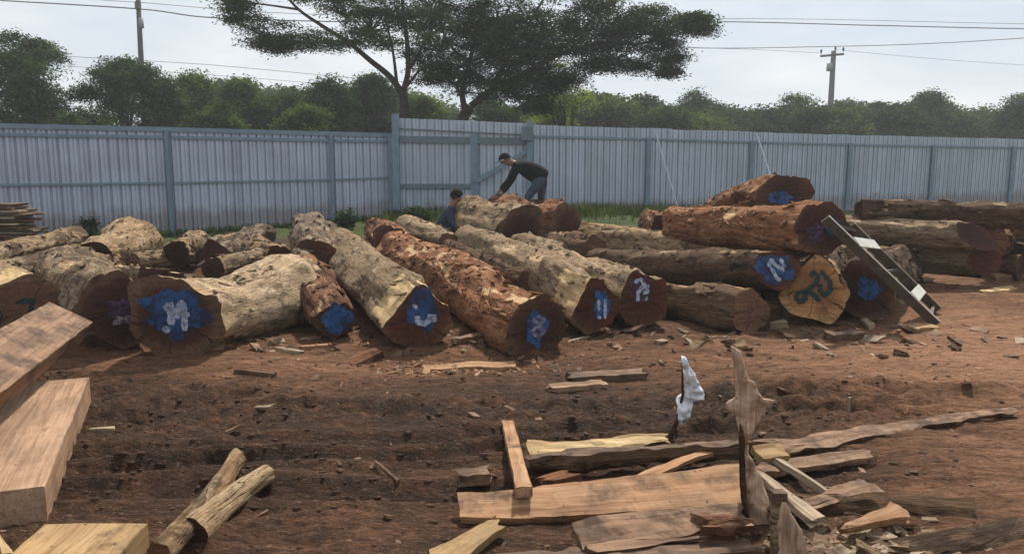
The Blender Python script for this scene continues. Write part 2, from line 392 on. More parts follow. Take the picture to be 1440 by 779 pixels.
# ------------------------------------------------------------------ logs
NT = 60
def log(label, a, b, ra, rb, bark, ea, eb, seed, lump=.07, bend=(0, 0), cuts=(), shear=(0, 0), marks=(), sq=1.0,
        flakes=60, prof=None, name='log', cat='log', group='logs lying across the yard', res=.04, nt=NT, rough=1.0):
    a = P(*a) if not isinstance(a, Vector) else a; b = P(*b) if not isinstance(b, Vector) else b
    rng = np.random.RandomState(seed); L = (a-b).length
    e = empty(name, frame(a, b), label, cat, group)
    nx = max(int(L/res), 8)
    t = np.linspace(0, 1, nx+1)[:, None]; th = (np.arange(nt)/nt*2*math.pi)[None, :]
    x = (t-.5)*L + 0*th
    r0 = rb + (ra-rb)*t
    if prof: r0 = r0*np.interp(t, [q[0] for q in prof], [q[1] for q in prof])
    else: r0 = r0*(1 + rng.uniform(-.04, .06)*sstep(.72, 1, t) + .07*vn(t*3.1, seed*.77, 0, seed+70))
    if ra > .15: cuts = list(cuts) + [(rng.uniform(.74, .9), 1, rng.uniform(.2, 1.4), .84, 1), (rng.uniform(.2, .5), rng.uniform(.55, .75), rng.uniform(1.2, 2.8), .87, 1)]
    k = rng.uniform(0, 6.28, 4); cy, sy = np.cos(th), np.sin(th)
    sc = .28/max(ra, .05)
    r = r0*(1 + rough*(.06*np.cos(2*th+k[0]+t*.8) + .055*np.cos(3*th+k[1]-t) + .02*np.cos(7*th+k[3]+2*t)) + .02*np.cos(5*th+k[2]) + lump*fbm(x*1.3*sc**.5, cy*1.3+0*t, sy*1.3+0*t, seed, 3))
    r = r + rough*ra*(.045*fbm(x*3.2*sc, cy*4+0*t, sy*4+0*t, seed+3, 3) + .030*fbm(x*5*sc, cy*13+0*t, sy*13+0*t, seed+5, 2))
    for q in range(rng.randint(3, 7)):                     # knots and branch stubs
        kx, ka, kr = rng.uniform(-.45, .4)*L, rng.uniform(0, 6.283), rng.uniform(.5, 1.3)*.3*ra
        da = (th - ka + math.pi) % (2*math.pi) - math.pi
        g_ = np.exp(-((x-kx)/kr)**2 - (da*r0/kr)**2); r = r + rough*g_*ra*rng.uniform(-.12, .24)
    yy, zz = r*cy, r*sy*sq
    hew = np.zeros((nx+1, nt), bool); wrn = hew.copy()
    for cut in cuts:
        t0, t1, ang, dd = cut[:4]; worn = len(cut) > 4
        tt = t + .05*fbm(cy*2.2+0*t, sy*2.2+0*t, t*3, seed+15, 3) if t0 > .02 else t
        w = sstep(t0-.03, t0+.03, tt)*(1 - sstep(t1-.01, t1+.05, t) if t1 < .99 else 1) + 0*th
        ex = yy*math.cos(ang) + zz*math.sin(ang) - dd*r0 + (.10 if worn else .05)*r0*fbm(x*4, cy*3+0*t, sy*3+0*t, seed+9, 3)
        on = (ex > 0)*w
        yy = yy - on*ex*math.cos(ang); zz = zz - on*ex*math.sin(ang); 
        if worn: wrn |= (on > .5) & (fbm(x*5, cy*5+0*t, sy*5+0*t, seed+12, 3) > -.12)
        else: hew |= (on > .5)
    sh = sstep(.62, 1.0, t)
    x = x + sh*(shear[0]*yy + shear[1]*zz)
    br = (4*t*(1-t))
    yo = bend[0]*br + .22*ra*vn(t*2.3*max(L/3, .6), seed*1.3, 0, seed); zo = bend[1]*br + .14*ra*vn(t*2.3*max(L/3, .6), seed*2.3, 0, seed+1)
    V = np.stack([x, yy+yo, zz+zo], -1)
    I = np.arange((nx+1)*nt).reshape(nx+1, nt); J = np.roll(I, -1, 1)
    Fc = np.stack([I[:-1], J[:-1], J[1:], I[1:]], -1).reshape(-1, 4)
    hf = hew.ravel()[Fc].all(1); wf = wrn.ravel()[Fc].all(1) & ~hf
    mb = MB()
    for i in range(flakes):                                # loose bark standing off the trunk
        ii, jj = rng.randint(1, nx-1), rng.randint(0, nt)
        p = V[ii, jj]; n = Vector((0, p[1]-float(yo[ii, 0]), p[2]-float(zo[ii, 0]))).normalized()
        d = (Vector((1, 0, 0)) + n*rng.uniform(-.15, .35) + Vector((0, n.z, -n.y))*rng.uniform(-.5, .5)).normalized()
        l = rng.uniform(.05, .22); pp = Vector(p)+n*.006
        mb.bar(pp-d*l/2, pp+d*l/2, rng.uniform(.012, .045), .007, n)
    k0 = V.shape[0]*V.shape[1]
    trunk = mesh_obj('bark_trunk', V.reshape(-1, 3).tolist() + mb.v, Fc.tolist() + [[k0+q for q in f] for f in mb.f], [M[bark], M['hewn'], M['worn']], e, True,
                     np.concatenate([hf.astype(int) + 2*wf.astype(int), np.zeros(len(mb.f), int)]))
    def cap(ring, em, s, seed2):
        c = ring.mean(0); v = []; f = []; ks = [1, .93, .82, .68, .52, .36, .2]
        for q in ks:
            p = c + (ring-c)*q
            if q < 1: p[:, 0] += .004*fbm(p[:, 1]*14, p[:, 2]*30, 0, seed2, 2)
            v.append(p)
        v.append(c[None]); v = np.concatenate(v); m = len(ks)
        for i in range(m-1):
            for j in range(nt):
                q = [i*nt+j, i*nt+(j+1) % nt, (i+1)*nt+(j+1) % nt, (i+1)*nt+j]; f.append(q if s > 0 else q[::-1])
        for j in range(nt):
            q = [(m-1)*nt+j, (m-1)*nt+(j+1) % nt, m*nt]; f.append(q if s > 0 else q[::-1])
        return mesh_obj('cut_end', v, f, M[em], e, False)
    ce = cap(V[-1].copy(), ea, 1, seed+20); cap(V[0].copy(), eb, -1, seed+30)
    y0, z0 = float(yo[-1, 0]), float(zo[-1, 0])
    def pt(u, w, lay): return (L/2 + shear[0]*u*ra + shear[1]*w*ra + .009 + .004*lay, u*ra+y0, w*ra+z0)
    for lay, mk in enumerate(marks):
        if mk[0] == 'blob':
            _, mat, cx, cz, rx, rz = mk; v = [pt(cx, cz, lay)]; n = 40
            for j in range(n):
                an = j/n*6.2832; q = 1 + .3*float(vn(math.cos(an)*2, math.sin(an)*2, lay, seed+40)) + .18*float(vn(math.cos(an)*6, math.sin(an)*6, lay, seed+41))
                v.append(pt(cx+rx*q*math.cos(an), cz+rz*q*math.sin(an), lay))
            mesh_obj('paint_patch', v, [[0, 1+j, 1+(j+1) % n] for j in range(n)], M[mat], ce, False)
        else:
            _, mat, wd, lines = mk; v = []; f = []
            for ln in lines:
                pts = []
                for q in range(len(ln)-1):
                    for s_ in range(5):
                        u = s_/5; pts.append((ln[q][0]*(1-u)+ln[q+1][0]*u, ln[q][1]*(1-u)+ln[q+1][1]*u))
                pts.append(ln[-1]); k0 = len(v); n = len(pts)
                for i, p in enumerate(pts):
                    q0, q1 = pts[max(i-1, 0)], pts[min(i+1, n-1)]
                    dx, dz = q1[0]-q0[0], q1[1]-q0[1]; l = math.hypot(dx, dz) or 1
                    w = wd*(1+.3*float(vn(i*.9, k0*.37, 0, seed+50)))/2*(.6 if i in (0, n-1) else 1)
                    v += [pt(p[0]-dz/l*w, p[1]+dx/l*w, lay), pt(p[0]+dz/l*w, p[1]-dx/l*w, lay)]
                f += [[k0+2*i, k0+2*i+1, k0+2*i+3, k0+2*i+2] for i in range(n-1)]
            mesh_obj('painted_number', v, f, M[mat], ce, False)
    return e
def gy(px, py, z=0): return G(px, py, z).y

W14 = [[(-.22, .1), (-.12, .3), (-.12, -.25)], [(.18, .35), (-.05, -.02), (.3, .0)], [(.2, .3), (.16, -.4)], [(-.3, -.3), (-.18, -.42)]]
WU = [[(-.3, .22), (-.22, .3)], [(-.22, -.02), (-.18, -.22), (.02, -.28), (.16, -.18), (.2, .0)], [(.32, -.02), (.3, -.25)]]
W8 = [[(0, .32), (-.18, .18), (.0, .02), (.18, .18), (0, .32)], [(0, .02), (-.24, -.18), (0, -.36), (.24, -.18), (0, .02)]]
W13 = [[(-.14, .3), (-.14, -.1)], [(.1, .3), (.12, -.4)], [(-.14, -.3), (-.05, -.4)]]
WN = [[(-.4, .1), (-.3, .5), (-.05, .1)], [(.1, .5), (.28, .12), (.1, -.1)], [(-.3, .1), (-.05, -.5), (.1, -.6)], [(-.05, .15), (.25, -.15)]]
W29 = [[(-.1, .4), (.0, .56), (.14, .45), (.08, .2), (-.2, -.04), (-.42, -.12), (-.5, -.3), (-.36, -.42), (-.2, -.32), (-.24, -.1), (.0, -.12), (.22, -.35)],
       [(.2, .62), (.48, .3), (.52, .0), (.34, -.16), (.2, .0), (.22, .2)]]
W7 = [[(-.16, .28), (.24, .3), (.1, -.1), (.0, -.34)], [(-.52, .1), (-.56, -.2)]]
W2 = [[(-.25, .3), (.0, .42), (.14, .2), (-.1, -.1), (-.1, -.42)], [(.05, .1), (.28, .14), (.28, -.1), (.08, -.1)], [(.2, -.32), (.3, -.36)]]

logs = {}
log('huge log at the left edge, teal 7 on its end, behind the slanted beam', (34, 440, 6.7), (-70, 378, 10.2), .345, .33, 'bark_tan', 'end_brown', 'end_brown', 1,
    marks=[('line', 'teal', .13, W7), ('blob', 'blue', -.72, -.15, .2, .32)], cuts=[(.9, 1, 1.9, .82)])
log('very dark ended log with a smudged lilac patch, right of the teal 7 log', (166, 440, 6.5), (88, 384, 9.0), .315, .31, 'bark_grey', 'end_dark', 'end_dark', 2,
    marks=[('blob', 'violet', .12, .05, .3, .28), ('blob', 'lilac', .12, -.3, .22, .13)], lump=.1)
log('fat saddle-shaped pale log with a big blue end patch and white number', (247, 446, 6.35), (418, 398, 8.3), .335, .37, 'bark_peeled', 'end_dark', 'end_dark', 3,
    prof=[(0, .82), (.18, 1.14), (.35, 1.08), (.6, .84), (.82, .9), (1, 1.06)], bend=(.03, -.13), lump=.10, shear=(-.35, .05), sq=1.06, rough=.8,
    marks=[('blob', 'blue', -.02, .12, .66, .58), ('line', 'white_paint', .15, [[(x_+.02, y_+.1) for x_, y_ in l] for l in W14])])
log('smallest front log with an all blue round end, beside the saddle-shaped log', (468, 449, 6.95), (428, 388, 8.9), .18, .25, 'bark_red', 'end_dark', 'end_dark', 4,
    marks=[('blob', 'blue_bright', .02, .0, .74, .74)], lump=.12, flakes=60, cuts=[(.86, 1, 2.2, .7, 1)])
log('long notched log with bright yellow axe cuts and blue end with white dots', (588, 446, 6.65), (468, 350, 11.4), .285, .27, 'bark_tan', 'end_red', 'end_dark', 5,
    cuts=[(.86, 1, 2.45, .66), (.72, .8, 2.9, .78, 1), (.9, 1, .85, .8)], lump=.07, bend=(.03, .0),
    marks=[('blob', 'blue', .12, .2, .42, .62), ('line', 'white_paint', .17, [[(x_+.16, y_+.08) for x_, y_ in l] for l in WU])])
log('long red shredded-bark log with a dark end and faded grey 8', (760, 459, 6.55), (556, 356, 10.9), .262, .28, 'bark_red', 'end_dark', 'end_dark', 6,
    cuts=[(.8, 1, 1.9, .80, 1), (.55, .66, 2.6, .82, 1)], lump=.07, flakes=330,
    marks=[('blob', 'blue', .02, -.05, .42, .55), ('line', 'lilac', .12, [[(x_+.04, y_+.0) for x_, y_ in l] for l in W8])])
log('long pale log with a yellow hewn notch and bright blue number 13 on its end', (843, 429, 7.25), (660, 341, 12.3), .262, .27, 'bark_tan', 'end_red', 'end_dark', 7,
    cuts=[(.88, 1, 2.7, .62), (.45, .52, 1.9, .86, 1)], lump=.08,
    marks=[('blob', 'blue_bright', .26, .04, .3, .46), ('line', 'white_paint', .12, [[(x_+.3, y_-.1) for x_, y_ in l] for l in W13])])
log('log with a reddish end and white 2 over lilac, right of the 13 log', (905, 417, 7.55), (735, 352, 11.6), .255, .25, 'bark_tan', 'end_red', 'end_dark', 8,
    cuts=[(.2, .9, 1.75, .80, 1)], lump=.06,
    marks=[('blob', 'violet', -.22, .36, .42, .5), ('line', 'white_paint', .15, [[(x_-.2, y_+.35) for x_, y_ in l] for l in W2])])
log('dark low log on the mud with a plain brown end, under the cross log', (1056, 435, 7.4), (880, 414, 8.9), .195, .19, 'bark_brown', 'end_brown', 'end_dark', 9, lump=.08, shear=(.3, 0))
log('cross log with a round blue end and white strokes, resting on the low dark log', (1091, 375, 7.55), (845, 372, 10.6), .19, .2, 'bark_brown', 'end_red', 'end_dark', 10, shear=(.55, 0),
    marks=[('blob', 'blue', -.05, .0, .7, .8), ('line', 'white_paint', .16, WN)], cuts=[(.8, 1, 1.7, .8, 1)])
log('short orange ended log with dark teal curls reading 29, under the stack', (1147, 408, 7.5), (1165, 366, 10.4), .30, .28, 'bark_brown', 'end_orange', 'end_dark', 11,
    cuts=[(.8, 1, 2.5, .68)], marks=[('line', 'teal', .15, W29)], sq=1.1)
log('thick dark ended log with orange worn bark on the stack, behind the ladder ramp', (1161, 321, 7.75), (950, 312, 10.8), .275, .215, 'bark_red', 'end_dark', 'end_brown', 12,
    bend=(0, -.03), lump=.09, shear=(.25, 0), marks=[('blob', 'blue', .25, .1, .28, .34), ('blob', 'violet', -.3, -.2, .3, .4)], flakes=120)
log('topmost log of the stack with a broad slanted dark end, behind the thick log', (1104, 277, 9.2), (1005, 296, 11.2), .27, .2, 'bark_red', 'end_dark', 'end_dark', 13, shear=(.75, -.15), lump=.1, flakes=60,
    marks=[('blob', 'blue', -.2, -.1, .35, .3)])
log('big log buried inside the stack beneath the topmost log', (1120, 352, 9.0), (1010, 338, 11.6), .4, .34, 'bark_brown', 'end_dark', 'end_dark', 14)
log('dark ended log with a faint blue patch lying in shade under the ladder ramp', (1212, 407, 7.75), (1275, 366, 10.8), .265, .25, 'bark_brown', 'end_dark', 'end_dark', 15,
    marks=[('blob', 'blue', .05, .05, .4, .5)])
log('long brown log lying left behind the cross log', (1080, 360, 9.3), (826, 333, 12.6), .2, .21, 'bark_tan', 'end_brown', 'end_brown', 16, lump=.09)
log('thin brown log in front of the grass strip', (935, 346, 11.0), (798, 324, 14.0), .17, .17, 'bark_brown', 'end_brown', 'end_brown', 17)
log('short log with a reddish end below the tip of the thick stacked log', (932, 316, 11.3), (912, 310, 13.2), .175, .18, 'bark_red', 'end_red', 'end_red', 18, shear=(-.3, 0))
# right hand pile
GR = 'logs in the pile at the right edge'
log('topmost long dark log of the right pile, reaching out of the picture', (1208, 296, 10.6), (1560, 306, 10.4), .175, .2, 'bark_brown', 'end_dark', 'end_dark', 19, group=GR, cuts=[(.1, 1, 1.9, .82, 1)])
log('second log down in the right pile with a pale top and slanted dark end', (1372, 330, 9.9), (1188, 324, 10.6), .18, .185, 'bark_tan', 'end_dark', 'end_brown', 20, group=GR, shear=(1.0, -.7), cuts=[(.0, .9, 1.9, .8, 1)])
log('lowest log of the right pile with a reddish end lying on the mud', (1385, 367, 10.0), (1180, 360, 11.2), .2, .2, 'bark_tan', 'end_red', 'end_dark', 21, group=GR, shear=(.9, 0), cuts=[(.0, .9, 1.9, .84, 1)])
log('log with a ragged brown end wedged above the reddish end of the right pile', (1393, 338, 10.5), (1455, 327, 13.0), .2, .2, 'bark_red', 'end_brown', 'end_dark', 22, group=GR)
log('dark log of the right pile running out of the picture below the topmost one', (1408, 328, 11.0), (1560, 326, 11.4), .16, .16, 'bark_brown', 'end_dark', 'end_dark', 23, group=GR)
log('small dark ended log at the right edge beside the ragged brown end', (1428, 356, 10.7), (1510, 350, 12.5), .17, .17, 'bark_brown', 'end_dark', 'end_dark', 24, group=GR)
log('dark log buried low in the right pile', (1440, 378, 10.6), (1200, 362, 12.6), .19, .19, 'bark_brown', 'end_dark', 'end_dark', 241, group=GR)
# middle of the yard, below the bent man
GM = 'logs standing back towards the fence'
log('huge pale log with a dark brown end under the bending man', (733, 326, 12.2), (655, 303, 14.1), .38, .37, 'bark_tan', 'end_dark', 'end_brown', 25, group=GM, lump=.09, shear=(.4, .25))
log('huge red-brown ended log directly right of the huge pale one', (798, 318, 12.7), (690, 299, 14.4), .385, .30, 'bark_red', 'end_red', 'end_brown', 26, group=GM, lump=.1, shear=(-.1, .0), sq=1.05)
log('half hidden log the bending man stands on', (790, 290, 14.6), (715, 290, 15.0), .15, .15, 'bark_brown', 'end_brown', 'end_brown', 27, group=GM)
log('pale peeled log with a dark low end at the back left, beside the weeds', (140, 362, 10.5), (192, 338, 12.1), .21, .36, 'bark_tan', 'end_dark', 'end_pale', 28, group=GM, lump=.12, shear=(0, .5), cuts=[(.0, .7, 1.3, .9, 1)])
log('small orange topped log with a dark triangular end at the back left', (250, 357, 10.8), (276, 345, 12.2), .16, .25, 'bark_tan', 'end_dark', 'end_pale', 29, group=GM, lump=.1, shear=(0, .5))
log('grey knobbly log lying slantwise at the back left', (302, 358, 10.6), (368, 338, 12.0), .18, .25, 'bark_grey', 'end_dark', 'end_brown', 30, group=GM, lump=.18)
log('grey-brown rough log with a dark red end behind the notched yellow log', (442, 362, 9.9), (437, 326, 12.6), .235, .34, 'bark_grey', 'end_red', 'end_brown', 31, group=GM, lump=.16)
log('red-topped log with dark hollows at the back, below the gate post', (552, 344, 11.4), (532, 328, 13.2), .27, .25, 'bark_red', 'end_red', 'end_brown', 32, group=GM, lump=.18)
log('whitish rough log beside the crouching man', (632, 342, 12.0), (572, 322, 13.6), .17, .25, 'bark_grey', 'end_brown', 'end_brown', 33, group=GM, lump=.2)
log('short log with a fresh orange cut end behind the red shredded-bark log', (586, 364, 9.9), (556, 346, 12.0), .21, .22, 'bark_red', 'end_orange', 'end_brown', 34, group=GM, lump=.1, cuts=[(.7, 1, 1.4, .7, 1)])
log('log with a yellow flat-hewn top behind the big blue patch', (226, 389, 8.5), (90, 374, 10.8), .235, .22, 'bark_grey', 'end_dark', 'end_brown', 35, group=GM, cuts=[(.5, 1, 1.3, .3)], shear=(.3, 0))
log('upper thin pale log at the left edge', (-30, 366, 9.2), (108, 331, 12.6), .15, .15, 'bark_tan', 'end_brown', 'end_brown', 36, group=GM, lump=.1)
log('lower thin pale log at the left edge, over the teal 7 log', (-20, 390, 8.4), (112, 358, 10.6), .16, .16, 'bark_tan', 'end_brown', 'end_brown', 37, group=GM, lump=.14)
log('short thin log between the two thin pale logs at left', (48, 352, 10.8), (104, 341, 12.2), .1, .12, 'bark_grey', 'end_brown', 'end_brown', 38, group=GM)
log('low grey log lying flat behind the saddle-shaped log', (300, 380, 9.6), (390, 358, 11.2), .15, .15, 'bark_grey', 'end_dark', 'end_brown', 39, group=GM, lump=.12)
log('dark log in the gap behind the two long pale logs', (840, 352, 10.9), (745, 340, 13.2), .2, .22, 'bark_brown', 'end_brown', 'end_brown', 40, group=GM)
log('thin dark log in the gap between the red shredded-bark log and the long pale log', (742, 398, 8.6), (632, 350, 11.6), .13, .13, 'bark_brown', 'end_brown', 'end_brown', 60, group=GM, lump=.1)
log('broken grey stump piece between the knobbly log and the rough grey-brown log', (396, 362, 10.6), (360, 350, 11.3), .16, .2, 'bark_tan', 'end_red', 'end_brown', 61, group=GM, lump=.22)
log('short rough piece behind the smallest blue ended log', (442, 395, 8.9), (420, 372, 9.8), .17, .17, 'bark_grey', 'end_dark', 'end_brown', 62, group=GM, lump=.18)
log('short brown piece lying crosswise below the red-brown ended log', (770, 352, 11.4), (845, 350, 11.9), .12, .12, 'bark_tan', 'end_brown', 'end_brown', 63, group=GM, lump=.15)
log('pale split piece in front of the huge red-brown ended log', (712, 352, 11.2), (775, 345, 11.6), .09, .08, 'bark_peeled', 'end_brown', 'end_brown', 64, group=GM, lump=.15)
log('brown piece in the gap between the low grey log and the peeled log', (190, 368, 10.6), (258, 362, 11.2), .13, .13, 'bark_tan', 'end_brown', 'end_brown', 65, group=GM, lump=.16)
log('reddish split piece between the rough grey log and the red-topped log', (505, 352, 11.2), (482, 340, 12.2), .15, .15, 'bark_red', 'end_dark', 'end_brown', 66, group=GM, lump=.18)
# branches in the foreground
GB = 'muddy branches in the foreground'
log('longer knotty branch slanting over the other in the left foreground', G(222, 782, .07), G(334, 642, .05), .05, .043, 'bark_tan', 'end_brown', 'end_brown', 50, .16, (.03, 0), flakes=0, name='branch', cat='branch', group=GB, res=.02, nt=24)
log('shorter thicker branch with a dark sawn end in the left foreground', G(272, 752, .05), G(376, 666, .04), .065, .045, 'bark_tan', 'end_dark', 'end_brown', 51, .18, (-.02, 0), flakes=0, name='branch', cat='branch', group=GB, res=.02, nt=24)

# ------------------------------------------------------------------ boards, beams, slabs
def board(name, label, a, b, w, t, mat, cat, group=None, roll=0, taper=(1, 1), jag=.02, wav=.01, seed=0, bow=0, barkmat=None, parent=None, side=0):
    if not isinstance(a, Vector): a = Vector(a)
    if not isinstance(b, Vector): b = Vector(b)
    rng = np.random.RandomState(seed+900)
    Mx = frame(a, b) @ Matrix.Rotation(R(roll), 4, 'X')
    L = (a-b).length; n = max(int(L/.03), 4); V = []; mi = []; Fc = []
    half = barkmat is not None
    cs = ([(-1, 1), (-.5, 1.03), (0, 1), (.5, 1.02), (1, 1), (.92, .1), (.6, -.65), (0, -1), (-.6, -.65), (-.92, .1)] if half else
          [(-1, .93), (-.985, 1), (-.33, 1), (.33, 1), (.985, 1), (1, .93), (1, -.93), (.985, -1), (-.985, -1), (-1, -.93)])
    m = len(cs); jo = rng.uniform(-1, 1, (2, m))*jag
    for i in range(n+1):
        u = i/n; x = (u-.5)*L; tw = taper[1]*(1-u) + taper[0]*u
        wl = wav*float(fbm(x*5, seed*1.7, 0, seed, 3)); wr = wav*float(fbm(x*5, seed*1.7+9, 0, seed, 3))
        zo = bow*4*u*(1-u) + wav*.4*float(fbm(x*3, seed+3.3, 0, seed+2, 2))
        for j, (cy, cz) in enumerate(cs):
            yy = cy*w/2*tw + (wr if cy > 0 else wl) + side*4*u*(1-u)
            zz = cz*t/2 + zo + (.12 if name != 'timber_beam' else .02)*t*float(vn(x*14, j*1.7, 0, seed+4))
            xx = x + (jo[0, j]*(1-min(u*n/2, 1)) if i < 2 else 0) + (jo[1, j] if i == n else 0)
            V.append((xx, yy, zz))
    for i in range(n):
        for j in range(m):
            k = (j+1) % m; Fc.append([i*m+j, i*m+k, (i+1)*m+k, (i+1)*m+j]); mi.append(1 if half and j >= 4 else 0)
    Fc = [f[::-1] for f in Fc]
    Fc.append([j for j in range(m)]); mi.append(0); Fc.append([n*m+j for j in range(m)][::-1]); mi.append(0)
    o = mesh_obj(name, V, Fc, [M[mat], M[barkmat] if half else M[mat]], parent, False, mi)
    bmx = bmesh.new(); bmx.from_mesh(o.data); bmesh.ops.recalc_face_normals(bmx, faces=bmx.faces); bmx.to_mesh(o.data); bmx.free()
    o.matrix_world = Mx
    return tag(o, label, cat, group)

def on(px, py, dz=0.0):                  # point on the mud under (px,py), dz above it
    g = G(px, py, dz)
    for _ in range(4): g = G(px, py, hz(g.x, g.y)+dz)
    return g

# thick beam at left: right edge of its top runs from (62,683) to (125,530)
p1, p2 = G(62, 683, .17), G(125, 530, .17)
ax = (p2-p1).normalized(); lf = Vector((-ax.y, ax.x, 0))*.29
board('timber_beam', 'thick wide sawn beam lying on the mud at the left edge', p1+lf-Vector((0, 0, .09)), p2+lf-Vector((0, 0, .09)), .58, .18, 'plank_pink', 'beam', jag=.006, wav=.0025, seed=1)
board('timber_beam', 'slanted weathered beam leaning across the logs above the thick wide beam', P(-85, 572, 3.7), P(93, 452, 6.0), .34, .17, 'plank_dirty', 'beam', roll=-30, jag=.008, wav=.003, seed=2)
p1, p2, p3 = G(203, 741, .2), G(69, 731, .2), G(158, 790, .2)
ax = (p3-p1).normalized(); c0 = (p1+p2)/2
board('timber_beam', 'short fresh yellow beam end in the bottom left corner', c0+ax*1.0-Vector((0, 0, .09)), c0-Vector((0, 0, .09)), (p1-p2).length*.97, .18, 'plank_yellow', 'beam', jag=.006, wav=.0025, seed=3)
board('splinter', 'thin pale splinter at the left edge between two beams', on(-4, 752, .06), on(9, 779, .03), .03, .02, 'hewn', 'splinter', seed=4, taper=(.3, 1))

GP = 'offcut boards and slabs lying in the foreground mud'
board('plank', 'longest orange-brown plank lying flat in the foreground', on(646, 714, .06), on(1062, 681, .10), .235, .035, 'plank', 'plank', GP, roll=-20, taper=(.68, 1.15), jag=.02, wav=.012, seed=5, bow=-.015)
board('plank', 'thin curved strip lying along the back edge of the longest plank', on(862, 694, .09), on(1018, 632, .09), .07, .02, 'plank', 'plank', GP, roll=-12, taper=(.9, .35), jag=.03, wav=.012, seed=6, side=-.03)
board('bark_slab', 'bark slab with a bright split face behind the longest plank', on(742, 639, .07), on(935, 622, .06), .14, .06, 'hewn', 'slab', GP, roll=-22, taper=(1, .3), jag=.03, wav=.02, seed=7, barkmat='bark_red')
board('bark_slab', 'long dark wet slab just behind the bright split slab', on(745, 655, .05), on(1085, 632, .05), .16, .09, 'plank_dark', 'slab', GP, roll=10, taper=(.8, .6), jag=.04, wav=.02, seed=8, barkmat='bark_brown')
board('plank', 'short narrow board pointing away across the end of the longest plank', on(737, 692, .125), on(714, 596, .07), .072, .045, 'plank', 'plank', GP, jag=.01, wav=.003, seed=9)
board('plank', 'bright yellow offcut at the bottom edge left of the slabs', on(618, 792, .04), on(702, 738, .05), .13, .035, 'plank_yellow', 'plank', GP, roll=-8, taper=(1, .7), jag=.04, wav=.012, seed=10)
board('bark_slab', 'pinkish slab with a pale broken end at the bottom edge', on(815, 757, .07), on(1042, 728, .08), .15, .06, 'plank_dirty', 'slab', GP, roll=-22, jag=.03, wav=.016, seed=11, barkmat='bark_red', taper=(1, .9))
board('bark_slab', 'dark slab lying lowest below the pinkish slab', on(700, 800, .02), on(1060, 776, .02), .14, .06, 'plank_dark', 'slab', GP, roll=5, jag=.04, wav=.02, seed=12, barkmat='bark_brown')
board('bark_slab', 'thin pale edged strip in front of the pinkish slab', on(830, 774, .06), on(1045, 748, .05), .05, .02, 'plank_dirty', 'slab', GP, roll=-10, jag=.04, wav=.01, seed=121, barkmat='bark_brown')
board('wood_chunk', 'rounded pinkish chunk lying on the end of the pinkish slab', on(990, 737, .09), on(1040, 733, .09), .11, .07, 'bark_red', 'wood chunk', GP, roll=-10, jag=.05, wav=.03, seed=13, barkmat='bark_red')
board('bark_slab', 'longest muddy strip of bark slanting to the right of the stakes', on(1080, 634, .04), on(1425, 580, .03), .13, .05, 'plank_dirty', 'slab', GP, roll=-14, taper=(1.1, .3), jag=.05, wav=.02, seed=14, barkmat='bark_red')
board('plank', 'narrow muddy board under the pale pointed stick', on(1058, 664, .05), on(1222, 640, .04), .09, .035, 'plank_dirty', 'plank', GP, roll=-16, taper=(1, .8), jag=.03, seed=15)
board('plank', 'small pale block of board beside the tall stake', on(1066, 640, .09), on(1104, 634, .09), .1, .04, 'plank_yellow', 'plank', GP, roll=-25, jag=.015, seed=16)
board('plank', 'second small pale block just below the first beside the tall stake', on(1066, 663, .07), on(1100, 656, .07), .07, .04, 'plank_dirty', 'plank', GP, roll=-20, jag=.02, seed=161)
board('stick', 'grey pointed stick slanting down over the narrow muddy board', on(1072, 634, .14), on(1168, 697, .04), .055, .03, 'old_grey', 'stick', GP, roll=10, taper=(1, .25), jag=.02, seed=17)
board('splinter', 'broad pale wedge-shaped splinter between the two stakes', on(1062, 664, .12), on(1152, 735, .05), .1, .03, 'old_grey', 'splinter', GP, roll=8, taper=(.35, 1.0), jag=.03, seed=18)
board('bark_slab', 'half buried brown slab at the right of the stakes', on(1118, 706, .02), on(1362, 712, .02), .2, .09, 'plank_dirty', 'slab', GP, roll=180, jag=.05, wav=.02, seed=19, barkmat='bark_brown', taper=(.6, 1))
board('bark_slab', 'muddy slab leaning left onto the half buried brown slab', on(1085, 722, .05), on(1225, 690, .05), .1, .04, 'plank_dirty', 'slab', GP, roll=-12, jag=.04, wav=.02, seed=191, barkmat='bark_red')
board('splinter', 'orange wedge of wood on the chip heap', on(1185, 742, .07), on(1268, 718, .06), .09, .035, 'plank', 'splinter', GP, roll=-20, taper=(.3, 1), jag=.03, seed=20)
board('bark_slab', 'wide muddy slab sunk in the bottom right corner', on(1262, 782, .0), on(1470, 742, .0), .22, .08, 'plank_dirty', 'slab', GP, roll=172, jag=.05, wav=.03, seed=21, barkmat='bark_brown')
board('bark_slab', 'dark sliver sunk in the mud above the wide corner slab', on(1300, 758, .01), on(1385, 748, .01), .1, .05, 'plank_dark', 'slab', GP, roll=170, jag=.04, wav=.02, seed=211, barkmat='bark_brown')
GC = 'loose wood pieces scattered on the yard'
